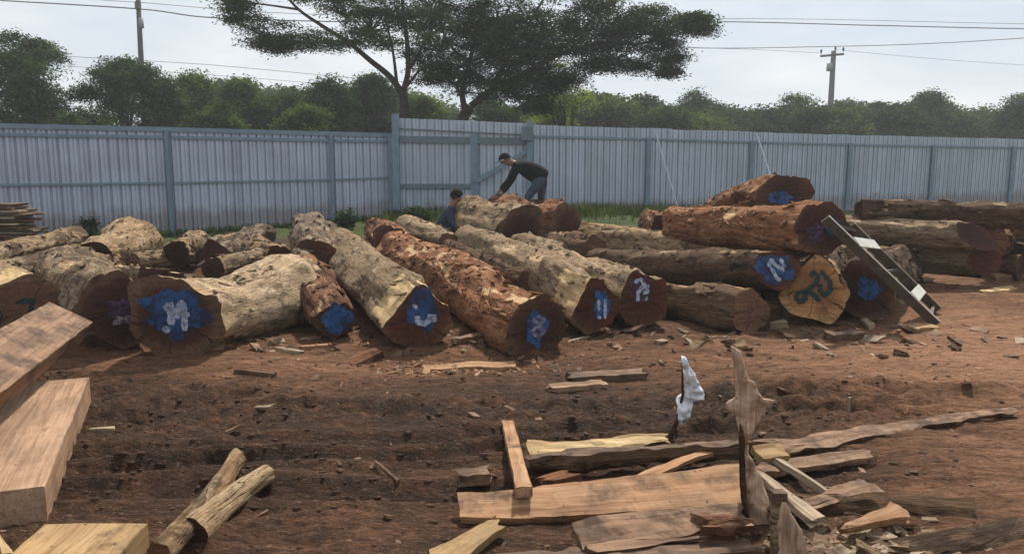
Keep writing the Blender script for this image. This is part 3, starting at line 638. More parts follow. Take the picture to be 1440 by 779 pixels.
sp = [
 ('pinkish chunk left of the narrow board', 648, 672, 690, 668, .08, .06, 'plank_dirty'),
 ('pinkish chunk right of the narrow board', 764, 684, 806, 672, .1, .07, 'bark_red'),
 ('light slab lying mid yard below the long red log', 776, 546, 846, 540, .12, .04, 'plank_dirty'),
 ('dark strip just above the light mid yard slab', 800, 531, 905, 526, .1, .05, 'plank_dark'),
 ('pale strip in front of the notched log', 598, 518, 722, 512, .16, .03, 'plank'),
 ('dark chunk in front of the orange ended log', 1166, 474, 1206, 471, .14, .08, 'plank_dark'),
 ('bright chip at the foot of the ladder ramp', 1282, 463, 1314, 461, .1, .05, 'plank_yellow'),
 ('thin dark stick below the big blue log', 330, 522, 386, 527, .03, .03, 'plank_dark'),
 ('flat pale chip in front of the smallest blue log', 424, 489, 464, 486, .07, .03, 'plank'),
 ('narrow pale chip left of the smallest blue log', 388, 490, 424, 496, .06, .03, 'old_grey'),
 ('whitish flat chip alone on the left of the yard', 357, 573, 384, 571, .05, .02, 'old_grey'),
 ('small whitish chip beside the thick wide beam', 128, 606, 160, 604, .05, .03, 'old_grey'),
 ('pale chunk below the log under the ladder ramp', 1086, 458, 1106, 456, .09, .08, 'old_grey'),
 ('pale round chip right of the ladder foot', 1215, 452, 1226, 460, .06, .06, 'old_grey'),
 ('mossy light strip below the shaded log', 1198, 450, 1240, 446, .06, .03, 'plank_dirty'),
 ('white chip below the plain brown end', 975, 450, 1000, 448, .07, .04, 'old_grey'),
 ('upper board of the two at the right edge', 1392, 390, 1470, 386, .3, .1, 'plank_dirty'),
 ('pale lower board of the two at the right edge', 1384, 411, 1428, 405, .16, .03, 'hewn'),
 ('pale chip on top of the boards at the right edge', 1415, 379, 1436, 378, .1, .03, 'old_grey'),
 ('pale chip under the right pile', 1297, 393, 1310, 393, .1, .06, 'old_grey'),
 ('long chip beside the notched log', 640, 480, 690, 470, .1, .05, 'plank_dirty'),
 ('thin grey stick lying in the dark mud right of the branches', 528, 650, 560, 676, .02, .02, 'plank_dirty'),
 ('tiny upright white peg standing right of the stakes', 1194, 578, 1195, 563, .02, .02, 'old_grey'),
]
for i, (lb, x0, y0, x1, y1, w, t_, mt) in enumerate(sp):
    if 'peg' in lb: a_ = on(x0, y0); b_ = a_ + Vector((0, 0, .09))
    else: a_, b_ = on(x0, y0, t_*.4), on(x1, y1, t_*.4)
    board('wood_chip', lb, a_, b_, w, t_, mt, 'wood chip', GC, roll=0 if 'peg' in lb else random.uniform(-12, 4), jag=min(.03, w*.3), wav=w*.15, seed=60+i, taper=(random.uniform(.5, 1), 1))

# small chips, splinters and clods nobody could count
def scatter(name, n, mats, gen, size, seed, kind='stuff'):
    rng = np.random.RandomState(seed); mb_v, mb_f, mi = [], [], []
    for i in range(n):
        x, y_, = gen(rng)
        s = size*rng.gamma(2.2, .45); l = s*rng.uniform(.8, 3.2) if size > 0 else s
        q = Matrix.Rotation(rng.uniform(0, 6.28), 4, 'Z') @ Matrix.Rotation(rng.uniform(-.45, .45), 4, 'Y') @ Matrix.Rotation(rng.uniform(-.5, .5), 4, 'X')
        k = len(mb_v); z = hz(x, y_)
        for sx in (-1, 1):
            for sy in (-1, 1):
                for sz in (-1, 1):
                    p = q @ Vector((sx*l*.5*rng.uniform(.6, 1.1), sy*s*.5*rng.uniform(.5, 1.1), sz*s*.16*rng.uniform(.5, 1.2)))
                    mb_v.append((x+p.x, y_+p.y, z+p.z+s*.07))
        for f in ((0,1,3,2), (4,6,7,5), (0,4,5,1), (2,3,7,6), (0,2,6,4), (1,5,7,3)): mb_f.append([k+j for j in f]); mi.append(i % len(mats))
    return tag(mesh_obj(name, mb_v, mb_f, [M[m] for m in mats], None, False, mi), kind=kind)
def g_all(r):
    y_ = 2.8 + 6.5*r.beta(1.1, 2.0); return r.uniform(-.75, .75)*y_, y_
def g_logs(r):
    x = r.uniform(-3.8, 4.6); return x, 6.75 + .08*abs(x) + r.normal(0, .35) + (r.uniform(0, 3) if r.rand() < .45 else 0)
def g_heap(r):
    g = G(1215, 765); return g.x + r.normal(0, .16), g.y + r.normal(0, .10)
def g_mid(r):
    g = G(640, 515); return g.x + r.normal(0, .35), g.y + r.normal(0, .12)
M['clod'] = plain_mat('mud_clod', (.07, .039, .025), .9, .2, 0, .5, 20, .5)
M['clod_dry'] = plain_mat('dry_mud_clod', (.17, .09, .05), .9, .2, 0, .4, 20, .5)
scatter('wood_chips', 560, ['bark_brown', 'plank_dirty', 'bark_tan', 'plank_dark', 'bark_red', 'plank_dark', 'plank_dirty', 'old_grey'], g_logs, .05, 1)
scatter('wood_chips', 320, ['plank_dirty', 'plank_dark', 'plank_dirty'], g_all, .022, 2)
scatter('wood_chips', 420, ['old_grey', 'plank_dirty', 'plank_dark', 'bark_tan'], g_heap, .03, 3)
scatter('sawdust_chips', 300, ['plank', 'plank_dirty'], g_mid, .02, 4)

def g_back(r):
    y_ = r.uniform(8.0, 13.2); return r.uniform(-.60, .34)*y_, y_
scatter('bark_litter', 420, ['bark_brown', 'bark_tan', 'bark_red', 'plank_dark', 'bark_brown', 'bark_grey'], g_back, .12, 6)
def clods(name, n, gen, size, seed, mats):
    rng = np.random.RandomState(seed); V, Fc, mi = [], [], []
    ico = bmesh.new(); bmesh.ops.create_icosphere(ico, subdivisions=1, radius=1)
    iv = np.array([v.co[:] for v in ico.verts]); jf = [[v.index for v in f.verts] for f in ico.faces]; ico.free()
    for i in range(n):
        x, y_ = gen(rng); s = min(size*rng.gamma(2, .5), .019)
        p = iv*(1+rng.uniform(-.35, .35, (len(iv), 1)))*np.array([rng.uniform(.7, 1.6), rng.uniform(.6, 1.1), rng.uniform(.4, .8)])*s
        k = len(V); z = hz(x, y_)
        V += [(x+a, y_+b_, z+c_-s*.15) for a, b_, c_ in p]; Fc += [[k+j for j in f] for f in jf]; mi += [i % len(mats)]*len(jf)
    return tag(mesh_obj(name, V, Fc, [M[m] for m in mats], None, True, mi), kind='stuff')
def g_clod(r):
    y_ = 2.8 + 5.2*r.beta(1.3, 1.9); return r.uniform(-.7, .62)*y_ - .15, y_
clods('mud_clods', 2600, g_clod, .0125, 5, ['clod'])

# ------------------------------------------------------------------ upright stakes and the white rag
def ragged(name, rows, Y, th, mat, parent, seed, fold=.02, step=4):
    """a torn upright sheet or splinter: one closed body whose width follows the rows"""
    rows = sorted(rows); pys = np.arange(rows[0][0], rows[-1][0]+.1, step)
    xl = np.interp(pys, [r[0] for r in rows], [r[1] for r in rows]); xr = np.interp(pys, [r[0] for r in rows], [r[2] for r in rows])
    n = 16; V, Fc = [], []
    je = (xr-xl)*.05
    xl = xl + je*np.array([float(fbm(p_*.11, seed*2.7, 0, seed+60, 3)) for p_ in pys]); xr = xr + je*np.array([float(fbm(p_*.11, seed*3.9+5, 0, seed+61, 3)) for p_ in pys])
    for i, py in enumerate(pys):
        for j in range(n):
            an = j/n*2*math.pi; u = math.cos(an); px = (xl[i]+xr[i])/2 + u*(xr[i]-xl[i])/2
            p = P(px, py, Y)
            hw = (xr[i]-xl[i])*Y/F/2
            d = math.sin(an)*min(th, max(hw, .006)) + fold*float(fbm(p.x*22+seed, p.z*12, 0, seed, 4, .6))
            V.append((p.x, Y + d, p.z))
    m = len(pys)
    for i in range(m-1):
        for j in range(n): Fc.append([i*n+j, i*n+(j+1) % n, (i+1)*n+(j+1) % n, (i+1)*n+j])
    Fc.append(list(range(n))); Fc.append([(m-1)*n+j for j in range(n)][::-1])
    o = mesh_obj(name, V, Fc, M[mat], None, True)
    bmx = bmesh.new(); bmx.from_mesh(o.data); bmesh.ops.recalc_face_normals(bmx, faces=bmx.faces); bmx.to_mesh(o.data); bmx.free()
    if parent:
        o.parent = parent; o.matrix_parent_inverse = Matrix.Translation(parent.location).inverted()
    return o
M['rag'] = plain_mat('white_plastic', (.62, .63, .66), .5, .4, 0, .3, 30, .4)
M['torn'] = wood_mat('split_pale_wood', (.42, .27, .18), (.58, .41, .29), (.22, .12, .075), .58, up=True)
M['post'] = bark_mat('dark_post', (.06, .032, .022), (.025, .015, .012), (.13, .07, .045), None, .6, .5)
Ys = gy(1062, 730)
st = empty('stake', Vector((P(1060, 728, Ys).x, Ys, hz(P(1060, 728, Ys).x, Ys))), 'tall jagged pale splinter of wood standing upright behind a thin dark post', 'stake')
ragged('splinter_blade', [(487, 1028, 1031), (494, 1028, 1042), (500, 1030, 1044), (515, 1031, 1047), (532, 1034, 1051), (536, 1034, 1060), (550, 1035, 1066), (559, 1034, 1072), (562, 1029, 1087), (567, 1021, 1085), (578, 1020, 1076), (582, 1034, 1073), (594, 1036, 1067), (602, 1038, 1060), (612, 1040, 1053), (640, 1041, 1054), (656, 1042, 1064), (690, 1046, 1077), (715, 1050, 1084), (745, 1050, 1092)], Ys, .028, 'torn', st, 1, .016, 3)
ragged('post', [(596, 1040, 1042), (606, 1039, 1045), (620, 1039, 1047), (680, 1040, 1049), (742, 1045, 1055)], Ys-.03, .012, 'post', st, 2, .006)
Y2 = 3.02
st = empty('stake', Vector((P(1105, 800, Y2).x, Y2, 0)), 'low split stake with a squared dark top at the bottom edge', 'stake')
ragged('post', [(698, 1084, 1102), (712, 1083, 1103), (740, 1082, 1104), (830, 1084, 1106)], Y2, .02, 'bark_tan', st, 4, .004)
ragged('split_side', [(704, 1098, 1104), (722, 1094, 1113), (740, 1092, 1124), (760, 1093, 1133), (790, 1093, 1142), (830, 1090, 1146)], Y2-.015, .03, 'torn', st, 5, .008)
board('wood_chip', 'small dark square block on the head of the low split stake', P(1084, 699, Y2), P(1104, 699, Y2), .045, .05, 'plank_dark', 'wood chip', jag=.004, wav=.002, seed=95)
Y3 = gy(950, 622)
st = empty('stick', Vector((P(950, 622, Y3).x, Y3, hz(P(950, 622, Y3).x, Y3))), 'thin dark stick poking up from the mud, holding the white rag', 'stick')
mb = MB(); mb.tube([P(936, 640, Y3), P(944, 612, Y3), P(953, 590, Y3), P(960, 555, Y3), P(959, 510, Y3)], [.02, .016, .012, .008, .004], 8); o = mb.build('shaft', M['post'], None, True)
o.parent = st; o.matrix_parent_inverse = Matrix.Translation(st.location).inverted()
rg = ragged('plastic_rag', [(500, 957, 962), (506, 956, 965), (514, 959, 969), (524, 961, 976), (536, 963, 982), (546, 963, 987), (556, 961, 991), (561, 955, 990), (565, 952, 978), (575, 951, 973), (588, 953, 968), (598, 956, 961)], Y3-.01, .05, 'rag', None, 6, .045, 2)
tag(rg, 'crumpled white plastic rag caught on the thin dark stick', 'plastic rag')

# ------------------------------------------------------------------ ladder-like ramp
M['steel'] = plain_mat('dark_angle_steel', (.085, .07, .058), .6, .3, .1, .35, 12, .1)
M['white_plate'] = plain_mat('white_steel_plate', (.55, .53, .48), .6, .3, 0, .2, 10, .1)
M['pale_edge'] = plain_mat('pale_rail_edge', (.36, .32, .27), .6, .3, 0, .3, 14, .1)  # lighter strip along the top edge of each rail
la, lb_ = G(1316, 456, .02), P(1160, 308, 7.38)
ra_, rb_ = G(1318, 436, .02), P(1196, 318, 7.75)
ld = empty('ladder_ramp', la, 'dark steel ladder-like ramp with two white cross plates leaning on the log stack', 'ramp')
def lpart(nm, mb_, mat):
    o = mb_.build(nm, M[mat], None); o.parent = ld; o.matrix_parent_inverse = Matrix.Translation(ld.location).inverted(); return o
for a_, b_ in ((la, lb_), (ra_, rb_)):
    up = Vector((0, -.5, 1)).normalized()
    mb = MB(); mb.bar(a_, b_, .022, .085, up); rail = lpart('rail', mb, 'steel')
    nrm = frame(a_, b_, up).to_3x3() @ Vector((0, 0, 1))
    mb = MB(); mb.bar(a_+nrm*.047, b_+nrm*.047, .03, .006, up); e_ = mb.build('rail_edge', M['pale_edge']); e_.parent = rail
for f_ in (.24, .76):
    c1, c2 = la.lerp(lb_, f_), ra_.lerp(rb_, f_); d_ = (lb_-la).normalized()
    pn = (c2-c1).cross(d_); pn = pn if pn.z > 0 else -pn; mb = MB(); mb.bar(c1+pn.normalized()*.05, c2+pn.normalized()*.05, .11, .012, pn.normalized()); lpart('cross_plate', mb, 'white_plate')
for f_ in (.05, .5, .95):
    mb = MB(); mb.bar(la.lerp(lb_, f_), ra_.lerp(rb_, f_), .03, .03); lpart('rung', mb, 'steel')

# ------------------------------------------------------------------ fence of corrugated sheet
M['sheet'] = sheet_mat('galvanised_sheet', (.40, .45, .545))
M['sheet2'] = sheet_mat('older_galvanised_sheet', (.40, .455, .525))
M['fence_post'] = plain_mat('blue_grey_paint', (.155, .22, .275), .5, .4, .1, .15, 5, .03)
M['fence_dark'] = plain_mat('dark_grey_green_paint', (.12, .165, .19), .55, .35, .1, .2, 5, .03)
def sheet_panel(a, b, za, zb, ta, tb, mat, parent, jit=0.0, seed=0):
    """corrugated sheet from a to b (x,y), bottom za..zb, top ta..tb, ribs towards the camera"""
    a, b = Vector((a[0], a[1], 0)), Vector((b[0], b[1], 0)); L = (b-a).length; d = (b-a)/L; n = Vector((d.y, -d.x, 0))
    per = .19; pr = [(0, 0), (.16, 0), (.22, .045), (.52, .045), (.56, .03), (.64, .03), (.68, .045), (.94, .045)]
    s = []; k = 0
    while k*per < L:
        s += [(k*per+u*per, h) for u, h in pr if k*per+u*per < L]; k += 1
    s.append((L, 0)); V = []; Fc = []
    for off in (0, -.004):
        for i, (u, h) in enumerate(s):
            w = u/L; p = a+d*u+n*(h+off); j = jit*float(vn(math.floor(u/.76)*1.7+seed, seed*2.1, 0, 3))
            V += [(p.x, p.y, za*(1-w)+zb*w), (p.x, p.y, ta*(1-w)+tb*w+j)]
    m = len(s)
    for o_, fl in ((0, False), (2*m, True)):
        for i in range(m-1):
            q = [o_+2*i, o_+2*i+2, o_+2*i+3, o_+2*i+1]; Fc.append(q[::-1] if fl else q)
    for i in range(m-1): Fc.append([2*i+1, 2*i+3, 2*m+2*i+3, 2*m+2*i+1])
    return mesh_obj('sheet_panel', V, Fc, M[mat], parent, False)
def fence(label, posts, mat, rails, post_w, post_over, top_cap=None, jit=.0, braces=(), bot=0.0):
    """posts: list of (px, top py, Y, base z)"""
    pp = []
    for px, py, Y, zb in posts:
        p = P(px, py, Y); pp.append((p.x, p.y, zb, p.z))
    e = empty('fence', Matrix.Identity(4), label, 'fence')
    for i in range(len(pp)-1):
        a, b = pp[i], pp[i+1]
        d = Vector((b[0]-a[0], b[1]-a[1], 0)).normalized(); n = Vector((d.y, -d.x, 0))
        sheet_panel(a, b, a[2]+bot, b[2]+bot, a[3], b[3], mat, e, jit, i+1)
        for fr, w_ in rails:
            za, zb2 = a[2]+(a[3]-a[2])*fr, b[2]+(b[3]-b[2])*fr
            mb = MB(); mb.bar(Vector((a[0], a[1], za))+n*.058+d*.05, Vector((b[0], b[1], zb2))+n*.058-d*.05, .05, w_); mb.build('rail', M['fence_post'], e)
        if top_cap:
            mb = MB(); mb.bar(Vector((a[0], a[1], a[3]+.01))+n*.02, Vector((b[0], b[1], b[3]+.01))+n*.02, .13, top_cap); mb.build('top_cap', M['fence_post'], e)
    for i, a in enumerate(pp):
        mb = MB(); mb.box((a[0], a[1]-.11, (a[2]-.1+a[3]+post_over)/2), (post_w, .10, a[3]+post_over-a[2]+.1)); mb.build('post', M['fence_post'], e)
    for p0, p1, r_ in braces:
        mb = MB(); mb.tube([p0, p1], r_, 6); mb.build('brace', M['brace'], e)
    return e, pp
M['brace'] = plain_mat('pale_brace_tube', (.36, .40, .44), .5, .4, .1, .1)
fence('lower galvanised fence with a blue-grey top cap, left of the gate',
      [(-330, 171, 14.2, -.1), (-45, 177, 16.2, -.1), (237, 183, 18.2, -.1), (467, 189, 20.2, -.02), (549, 191, 21.0, .08)], 'sheet', [(.50, .05), (.93, .07)], .08, 0, .10, 0)
fence('long tall galvanised fence with sheet tops standing above its rail, right of the gate',
      [(748, 176, 20.9, .22), (912, 181, 22.3, .22), (1057, 186, 23.7, .12), (1195, 190, 25.2, .05), (1312, 193, 26.5, 0), (1424, 195.5, 28.0, -.02), (1525, 198, 29.4, -.05), (1620, 200, 31, -.05)],
      'sheet2', [(.87, .06)], .12, -.26, None, .015,
      braces=[(P(921, 184, 22.1), P(953, 292, 20.9), .022), (P(1064, 189, 23.5), P(1090, 268, 22.2), .022)])
# the gate between them
gt = empty('gate', Matrix.Identity(4), 'tall sheet metal gate with a dark frame behind the two men', 'gate')
ga, gb = P(558, 166, 20.8), P(745, 174, 20.85)
za, zb_ = .20, .22
sheet_panel((ga.x, ga.y), (gb.x, gb.y), .26, .26, ga.z, gb.z, 'sheet2', gt, .01, 7)
def gbar(nm, a_, b_, w, mat='fence_dark', d=.06):
    mb = MB(); mb.bar(a_, b_, d, w); mb.build(nm, M[mat], gt)
yb = -.07
def gp(px, py, o=yb):
    f = (px-558)/187; Y = 20.8 + .05*f + o; return P(px, py, Y)
gbar('frame_rail', gp(562, 181), gp(742, 190), .02); gbar('frame_rail', gp(562, 196), gp(742, 199), .17)
gbar('frame_rail', gp(562, 262), gp(664, 262), .12)
gbar('brace', gp(668, 256, -.15), gp(742, 212, -.15), .11, 'fence_post')
mb = MB(); q = gp(667, 235, -.09); mb.box((q.x, q.y, 1.3), (.18, .07, 1.9)); mb.build('frame_stile', M['fence_post'], gt)
for px, py, w in ((556, 166, .17), (745, 176, .15)):
    q = P(px, py, 20.72); mb = MB(); mb.box((q.x, q.y-.02, (q.z+.1)/2), (w, .16, q.z+.1)); mb.build('gate_post', M['fence_post'], gt)
mb = MB(); q = P(741, 188, 20.58); mb.box((q.x, q.y, q.z), (.28, .14, .34)); mb.build('hinge_plate', M['fence_dark'], gt)

# ------------------------------------------------------------------ stack of thin boards at the left
rng = random.Random(5)
sz = .32; base = P(-20, 337, 12.4)
for i in range(13):
    zz = base.z + i*.047 - .02
    xr = P(58, 300, 12.4).x - (.02, .13, .2, .05, .0, .16, .22, .12, .26, .06, .22, .3, .36)[i]
    y0 = 12.4 + rng.uniform(-.1, .1)
    lb = ('thin grey board low in the stack at the left edge' if i < 4 else 'thin dark board in the middle of the stack at the left edge' if i < 9 else 'thin brown board high in the stack at the left edge')
    board('board', lb, Vector((xr, y0, zz)), Vector((xr-2.6-rng.random()*.4, y0+rng.uniform(-.1, .1), zz+rng.uniform(-.01, .03))), rng.uniform(.3, .6), rng.uniform(.026, .04),
          rng.choice(['old_grey', 'plank_dark', 'plank_dark', 'plank_dirty']) if i not in (6, 8, 10) else 'old_grey', 'board', 'boards stacked by the left end of the fence', jag=.03, wav=.01, seed=130+i)
for i, dx in enumerate((.4, 2.0)):
    board('bearer', 'squared bearer under the stack of thin boards', Vector((base.x-dx+.4, 12.0, .17)), Vector((base.x-dx+.4, 12.9, .17)), .14, base.z-.06, 'plank_dark', 'bearer', 'bearers under the board stack', seed=150+i)

# ------------------------------------------------------------------ leaves
def cn(rng, n):
    return np.clip(rng.normal(0, 1, (n, 3)), -1.7, 1.7)
def leaf_quads(C, size, rng, flat=.5, aspect=.42):
    n = len(C); az = rng.uniform(0, 6.283, n); tilt = rng.normal(0, flat, n); roll = rng.normal(0, flat, n)
    s = size*rng.uniform(.6, 1.4, n)
    d = np.stack([np.cos(az)*np.cos(tilt), np.sin(az)*np.cos(tilt), -np.abs(np.sin(tilt))*.8], -1)
    w = np.stack([-np.sin(az)*np.cos(roll), np.cos(az)*np.cos(roll), np.sin(roll)], -1)
    a = C - d*s[:, None]*.5; b_ = C + d*s[:, None]*.5; k = w*(s*aspect)[:, None]*.5
    V = np.stack([a, C+k, b_, C-k], 1).reshape(-1, 3)
    return V, np.arange(n*4).reshape(n, 4)
def leaf_mesh(name, C, size, mat, parent, rng, flat=.5, aspect=.42):
    V, Fc = leaf_quads(C, size, rng, flat, aspect); return mesh_obj(name, V, Fc.tolist(), M[mat], parent, False)
M['leaf_dark'] = leaf_mat('dark_fine_leaves', (.05, .085, .036), (.09, .13, .055), .3)
M['leaf_mid'] = leaf_mat('mid_green_leaves', (.05, .084, .03), (.10, .15, .05), .28)
M['leaf_far'] = leaf_mat('far_green_leaves', (.055, .084, .04), (.10, .14, .06), .28)  # greyer green: some distance haze is put into the leaf colour
M['leaf_lime'] = leaf_mat('yellow_green_leaves', (.15, .2, .05), (.26, .31, .09), .5)
M['tree_bark'] = bark_mat('tree_bark', (.07, .058, .045), (.03, .025, .02), (.12, .1, .08), None, .6, .5)

def big_tree(label, base, limbs, pads, seed, Y):
    rng = np.random.RandomState(seed)
    root = empty('shade_tree', base, label, 'tree')
    loc = np.array(base)
    def rel(p): return tuple(np.array(p)-loc)
    mb = MB()
    for pts, r0, r1 in limbs:
        q = [P(*p) if len(p) == 3 else P(p[0], p[1], Y) for p in pts]; n = len(q)
        sm = []
        for i in range(n-1):                                   # smooth the limb
            p0, p1, p2, p3 = q[max(i-1, 0)], q[i], q[i+1], q[min(i+2, n-1)]
            for s_ in range(5):
                u = s_/5; sm.append(.5*((2*p1)+(p2-p0)*u+(2*p0-5*p1+4*p2-p3)*u*u+(3*p1-p0-3*p2+p3)*u**3))
        sm.append(q[-1]); m = len(sm)
        mb.tube([rel(p) for p in sm], [r0+(r1-r0)*i/(m-1) for i in range(m)], 8)
    C = []; tw = mb
    for px, py, rx, ry, dY, dens in pads:
        c = np.array(P(px, py, Y+dY)); ax_ = rx*Y/F; az_ = ry*Y/F; ay = max(ax_*.9, .8)
        nc_ = int(dens*58*max(ax_*az_/1.0, .5))
        for i in range(nc_):
            u = rng.normal(0, 1, 3); u /= np.linalg.norm(u); u *= rng.uniform(.15, 1)**.45
            cc = c + u*np.array([ax_, ay, az_])
            n = rng.randint(80, 150); spr = rng.uniform(.16, .32)
            droop = cn(rng, n)*np.array([spr, spr, spr*.33]); droop[:, 2] -= .35*(droop[:, 0]**2+droop[:, 1]**2)
            C.append(cc + droop)
            if i % 2 == 0:
                mid = (cc+c)/2; mid[2] -= az_*.25
                tw.tube([rel(c - np.array([0, 0, az_*.45])), rel(mid), rel(cc)], [.03, .02, .008], 4, False)
    mb.build('trunk', M['tree_bark'], root, True)
    leaf_mesh('crown', np.concatenate(C)-loc, .105, 'leaf_dark', root, rng, .45, .40)
    return root
YT = 26.0
def tb(px, py): p = P(px, py, YT); return Vector((p.x, p.y, 0))
bA, bB = tb(569, 165), tb(652, 165)
big_tree('wide feathery dark tree on a single forked trunk behind the gate, left of the two', bA,
  [([(570, 300), (569, 165), (566, 130)], .17, .13),
   ([(566, 132), (548, 108), (520, 85), (490, 60), (455, 38), (420, 14), (395, -15)], .11, .03),
   ([(500, 66), (470, 58), (430, 60), (390, 52)], .05, .02),
   ([(566, 132), (574, 100), (572, 55), (566, 0), (570, -50)], .10, .04),
   ([(574, 100), (592, 70), (610, 30), (630, -20)], .06, .02),
   ([(558, 118), (552, 70), (540, 20)], .06, .02),
   ([(420, 14), (380, 8), (335, 3)], .04, .015), ([(568, 128), (590, 100), (618, 88)], .05, .02)],
  [(384, 47, 52, 20, 0, 1.3), (395, 62, 30, 10, .5, 1.2), (340, 20, 26, 12, 0, .8), (330, 2, 26, 10, .3, .8), (352, -22, 45, 14, 0, 1.0), (440, 55, 26, 12, 1, .5), (466, 60, 24, 14, -1, .5),
   (430, -20, 70, 20, -.5, 1), (480, 10, 45, 24, 1, .9), (520, 30, 45, 28, -1, .9), (505, 55, 26, 16, 1, .6), (560, 15, 60, 26, 0, 1), (545, 58, 30, 16, 1.5, .55),
   (600, 40, 40, 30, -1, .9), (590, 78, 24, 16, .5, .5), (500, -40, 90, 24, 0, .9), (600, -45, 80, 28, 1, .9), (620, 100, 24, 18, .5, .6), (400, -60, 80, 20, 1, .7)], 3, YT)
big_tree('wide feathery dark tree on a leaning trunk behind the gate, right of the two', bB,
  [([(640, 300), (648, 190), (652, 165), (662, 150)], .20, .16),
   ([(662, 150), (690, 128), (730, 108), (780, 80), (840, 62), (900, 62), (950, 45)], .12, .03),
   ([(655, 160), (650, 128), (660, 90), (672, 40), (690, -20)], .11, .03),
   ([(690, 128), (710, 90), (740, 40), (770, -10)], .09, .03),
   ([(780, 80), (820, 40), (860, 0)], .05, .02), ([(660, 90), (630, 60), (615, 20)], .05, .02)],
  [(650, 30, 55, 34, 0, 1), (650, 82, 45, 26, -1, .95), (622, 62, 30, 24, 1, .8), (700, 20, 60, 34, 1, 1), (705, 70, 50, 32, -1, 1.1), (690, 108, 55, 16, 0, 1.0), (740, 98, 42, 24, 1, 1.1), (742, 132, 34, 16, 0, 1.0), (680, 126, 50, 14, 1, .9), (715, 116, 46, 16, -1, 1), (775, 118, 26, 12, .5, .8), (600, 100, 26, 22, 1, .7), (720, 60, 60, 30, .5, 1.1), (758, 148, 16, 9, -.5, 1),
   (760, 40, 60, 36, -1, 1.1), (770, 85, 40, 26, .5, 1), (640, 112, 40, 14, 1, .8), (800, 110, 24, 14, 0, .7), (820, 35, 40, 24, 1, 1), (812, 64, 36, 18, 0, 1.1), (860, 40, 50, 26, 0, 1.2), (865, 75, 50, 18, 0, 1.3), (840, 92, 34, 9, .5, 1),
   (905, 38, 46, 20, -.5, 1.2), (925, 65, 34, 16, .5, 1.1), (900, 92, 34, 9, 0, .9), (950, 35, 34, 11, 0, 1), (975, 28, 24, 7, 0, .9), (985, 40, 18, 7, .4, .8), (945, 80, 18, 8, 0, .7), (940, 100, 12, 7, 0, .7),
   (845, 8, 40, 14, 0, .9), (920, 16, 30, 8, 0, .7), (700, -40, 90, 30, 0, .9), (800, -30, 80, 26, 1, .9), (605, 5, 40, 24, 1, .8)], 4, YT+.6)

def bush_tree(root_name, label, px, top, width, Y, mat, seed, leaf=.2, dens=1.0, group=None, lobes=9, loose=1.0, trunk=True, base_py=None):
    """a full tree standing at px, its top at row top, width in picture pixels"""
    rng = np.random.RandomState(seed)
    p = P(px, top, Y); hgt = p.z + .1; w = width*Y/F
    root = empty(root_name, Vector((p.x, Y, -.1)), label, 'tree', group)
    return fill_tree(root, hgt, w, mat, rng, leaf, dens, lobes, loose)
def fill_tree(root, hgt, w, mat, rng, leaf, dens, lobes, loose):
    C = []; mb = MB(); mb.tube([(0, 0, -.2), (.05, 0, hgt*.3), (-.05, .05, hgt*.62)], [.04+.022*hgt, .03+.015*hgt, .05], 7)
    lo = [(rng.uniform(-.1, .1)*w, 0, hgt*.84, w*.17, hgt*.16)]
    for i in range(lobes):
        an = rng.uniform(0, 6.283); q = rng.uniform(.22, .88); z = hgt*q; rr = w*rng.uniform(.6, 1)*.40*math.sqrt(max(1-((q-.45)/.5)**2, .05))
        lo.append((rr*math.cos(an), rr*math.sin(an)*.8, z, w*rng.uniform(.13, .24), hgt*rng.uniform(.045, .10)))
    for i in range(6):
        an = rng.uniform(0, 6.283); q = rng.uniform(.72, 1.0); lo.append((w*.34*math.cos(an)*(1.15-q)*2, w*.3*math.sin(an)*(1.15-q)*2, hgt*q, w*rng.uniform(.05, .11), hgt*rng.uniform(.02, .05)))
    for (x, y_, z, rx, rz) in lo:
        mb.tube([(0, 0, hgt*.3), (x*.5, y_*.5, (z+hgt*.3)/2), (x, y_, z)], [.05, .04, .015], 5, False)
        nc_ = max(int(dens*12*loose*min(1, rx/(w*.15))), 4)
        for k in range(nc_):
            u = rng.normal(0, 1, 3); u /= np.linalg.norm(u); u *= rng.uniform(.2, 1)**.6 * (1.3 if rng.rand() < .14 else 1)
            cc = np.array([x, y_, z]) + u*np.array([rx, rx, rz]); n = rng.randint(60, 130); s = rng.uniform(.6, 1.3)*leaf*1.7; dr = cn(rng, n)*np.array([s, s, s*.34]); dr[:, 2] -= .5/s*.3*(dr[:, 0]**2+dr[:, 1]**2)
            C.append(cc + dr)
    mb.build('trunk', M['tree_bark'], root, True)
    C = np.concatenate(C); C = C[C[:, 2] > .3]
    leaf_mesh('crown', C, leaf*.6, mat, root, rng, .6, .5)
    return root
T = 'trees along the far side of the fence'
bush_tree('tree', 'tall dark tree with sky gaps at the far left edge', 34, 50, 150, 30, 'leaf_dark', 21, .2, 1.6, T, 14, 1.3)
bush_tree('tree', 'dark broad tree below the left utility pole', 168, 78, 140, 32, 'leaf_dark', 22, .19, 1.8, T, 16, 1.4)
bush_tree('tree', 'dark narrow tree top directly behind the left utility pole', 216, 90, 90, 33, 'leaf_dark', 23, .19, 1.3, T, 9, 1.1)
bush_tree('tree', 'light bushy tree low between the two dark left trees', 118, 146, 90, 29, 'leaf_mid', 24, .18, 1.2, T)
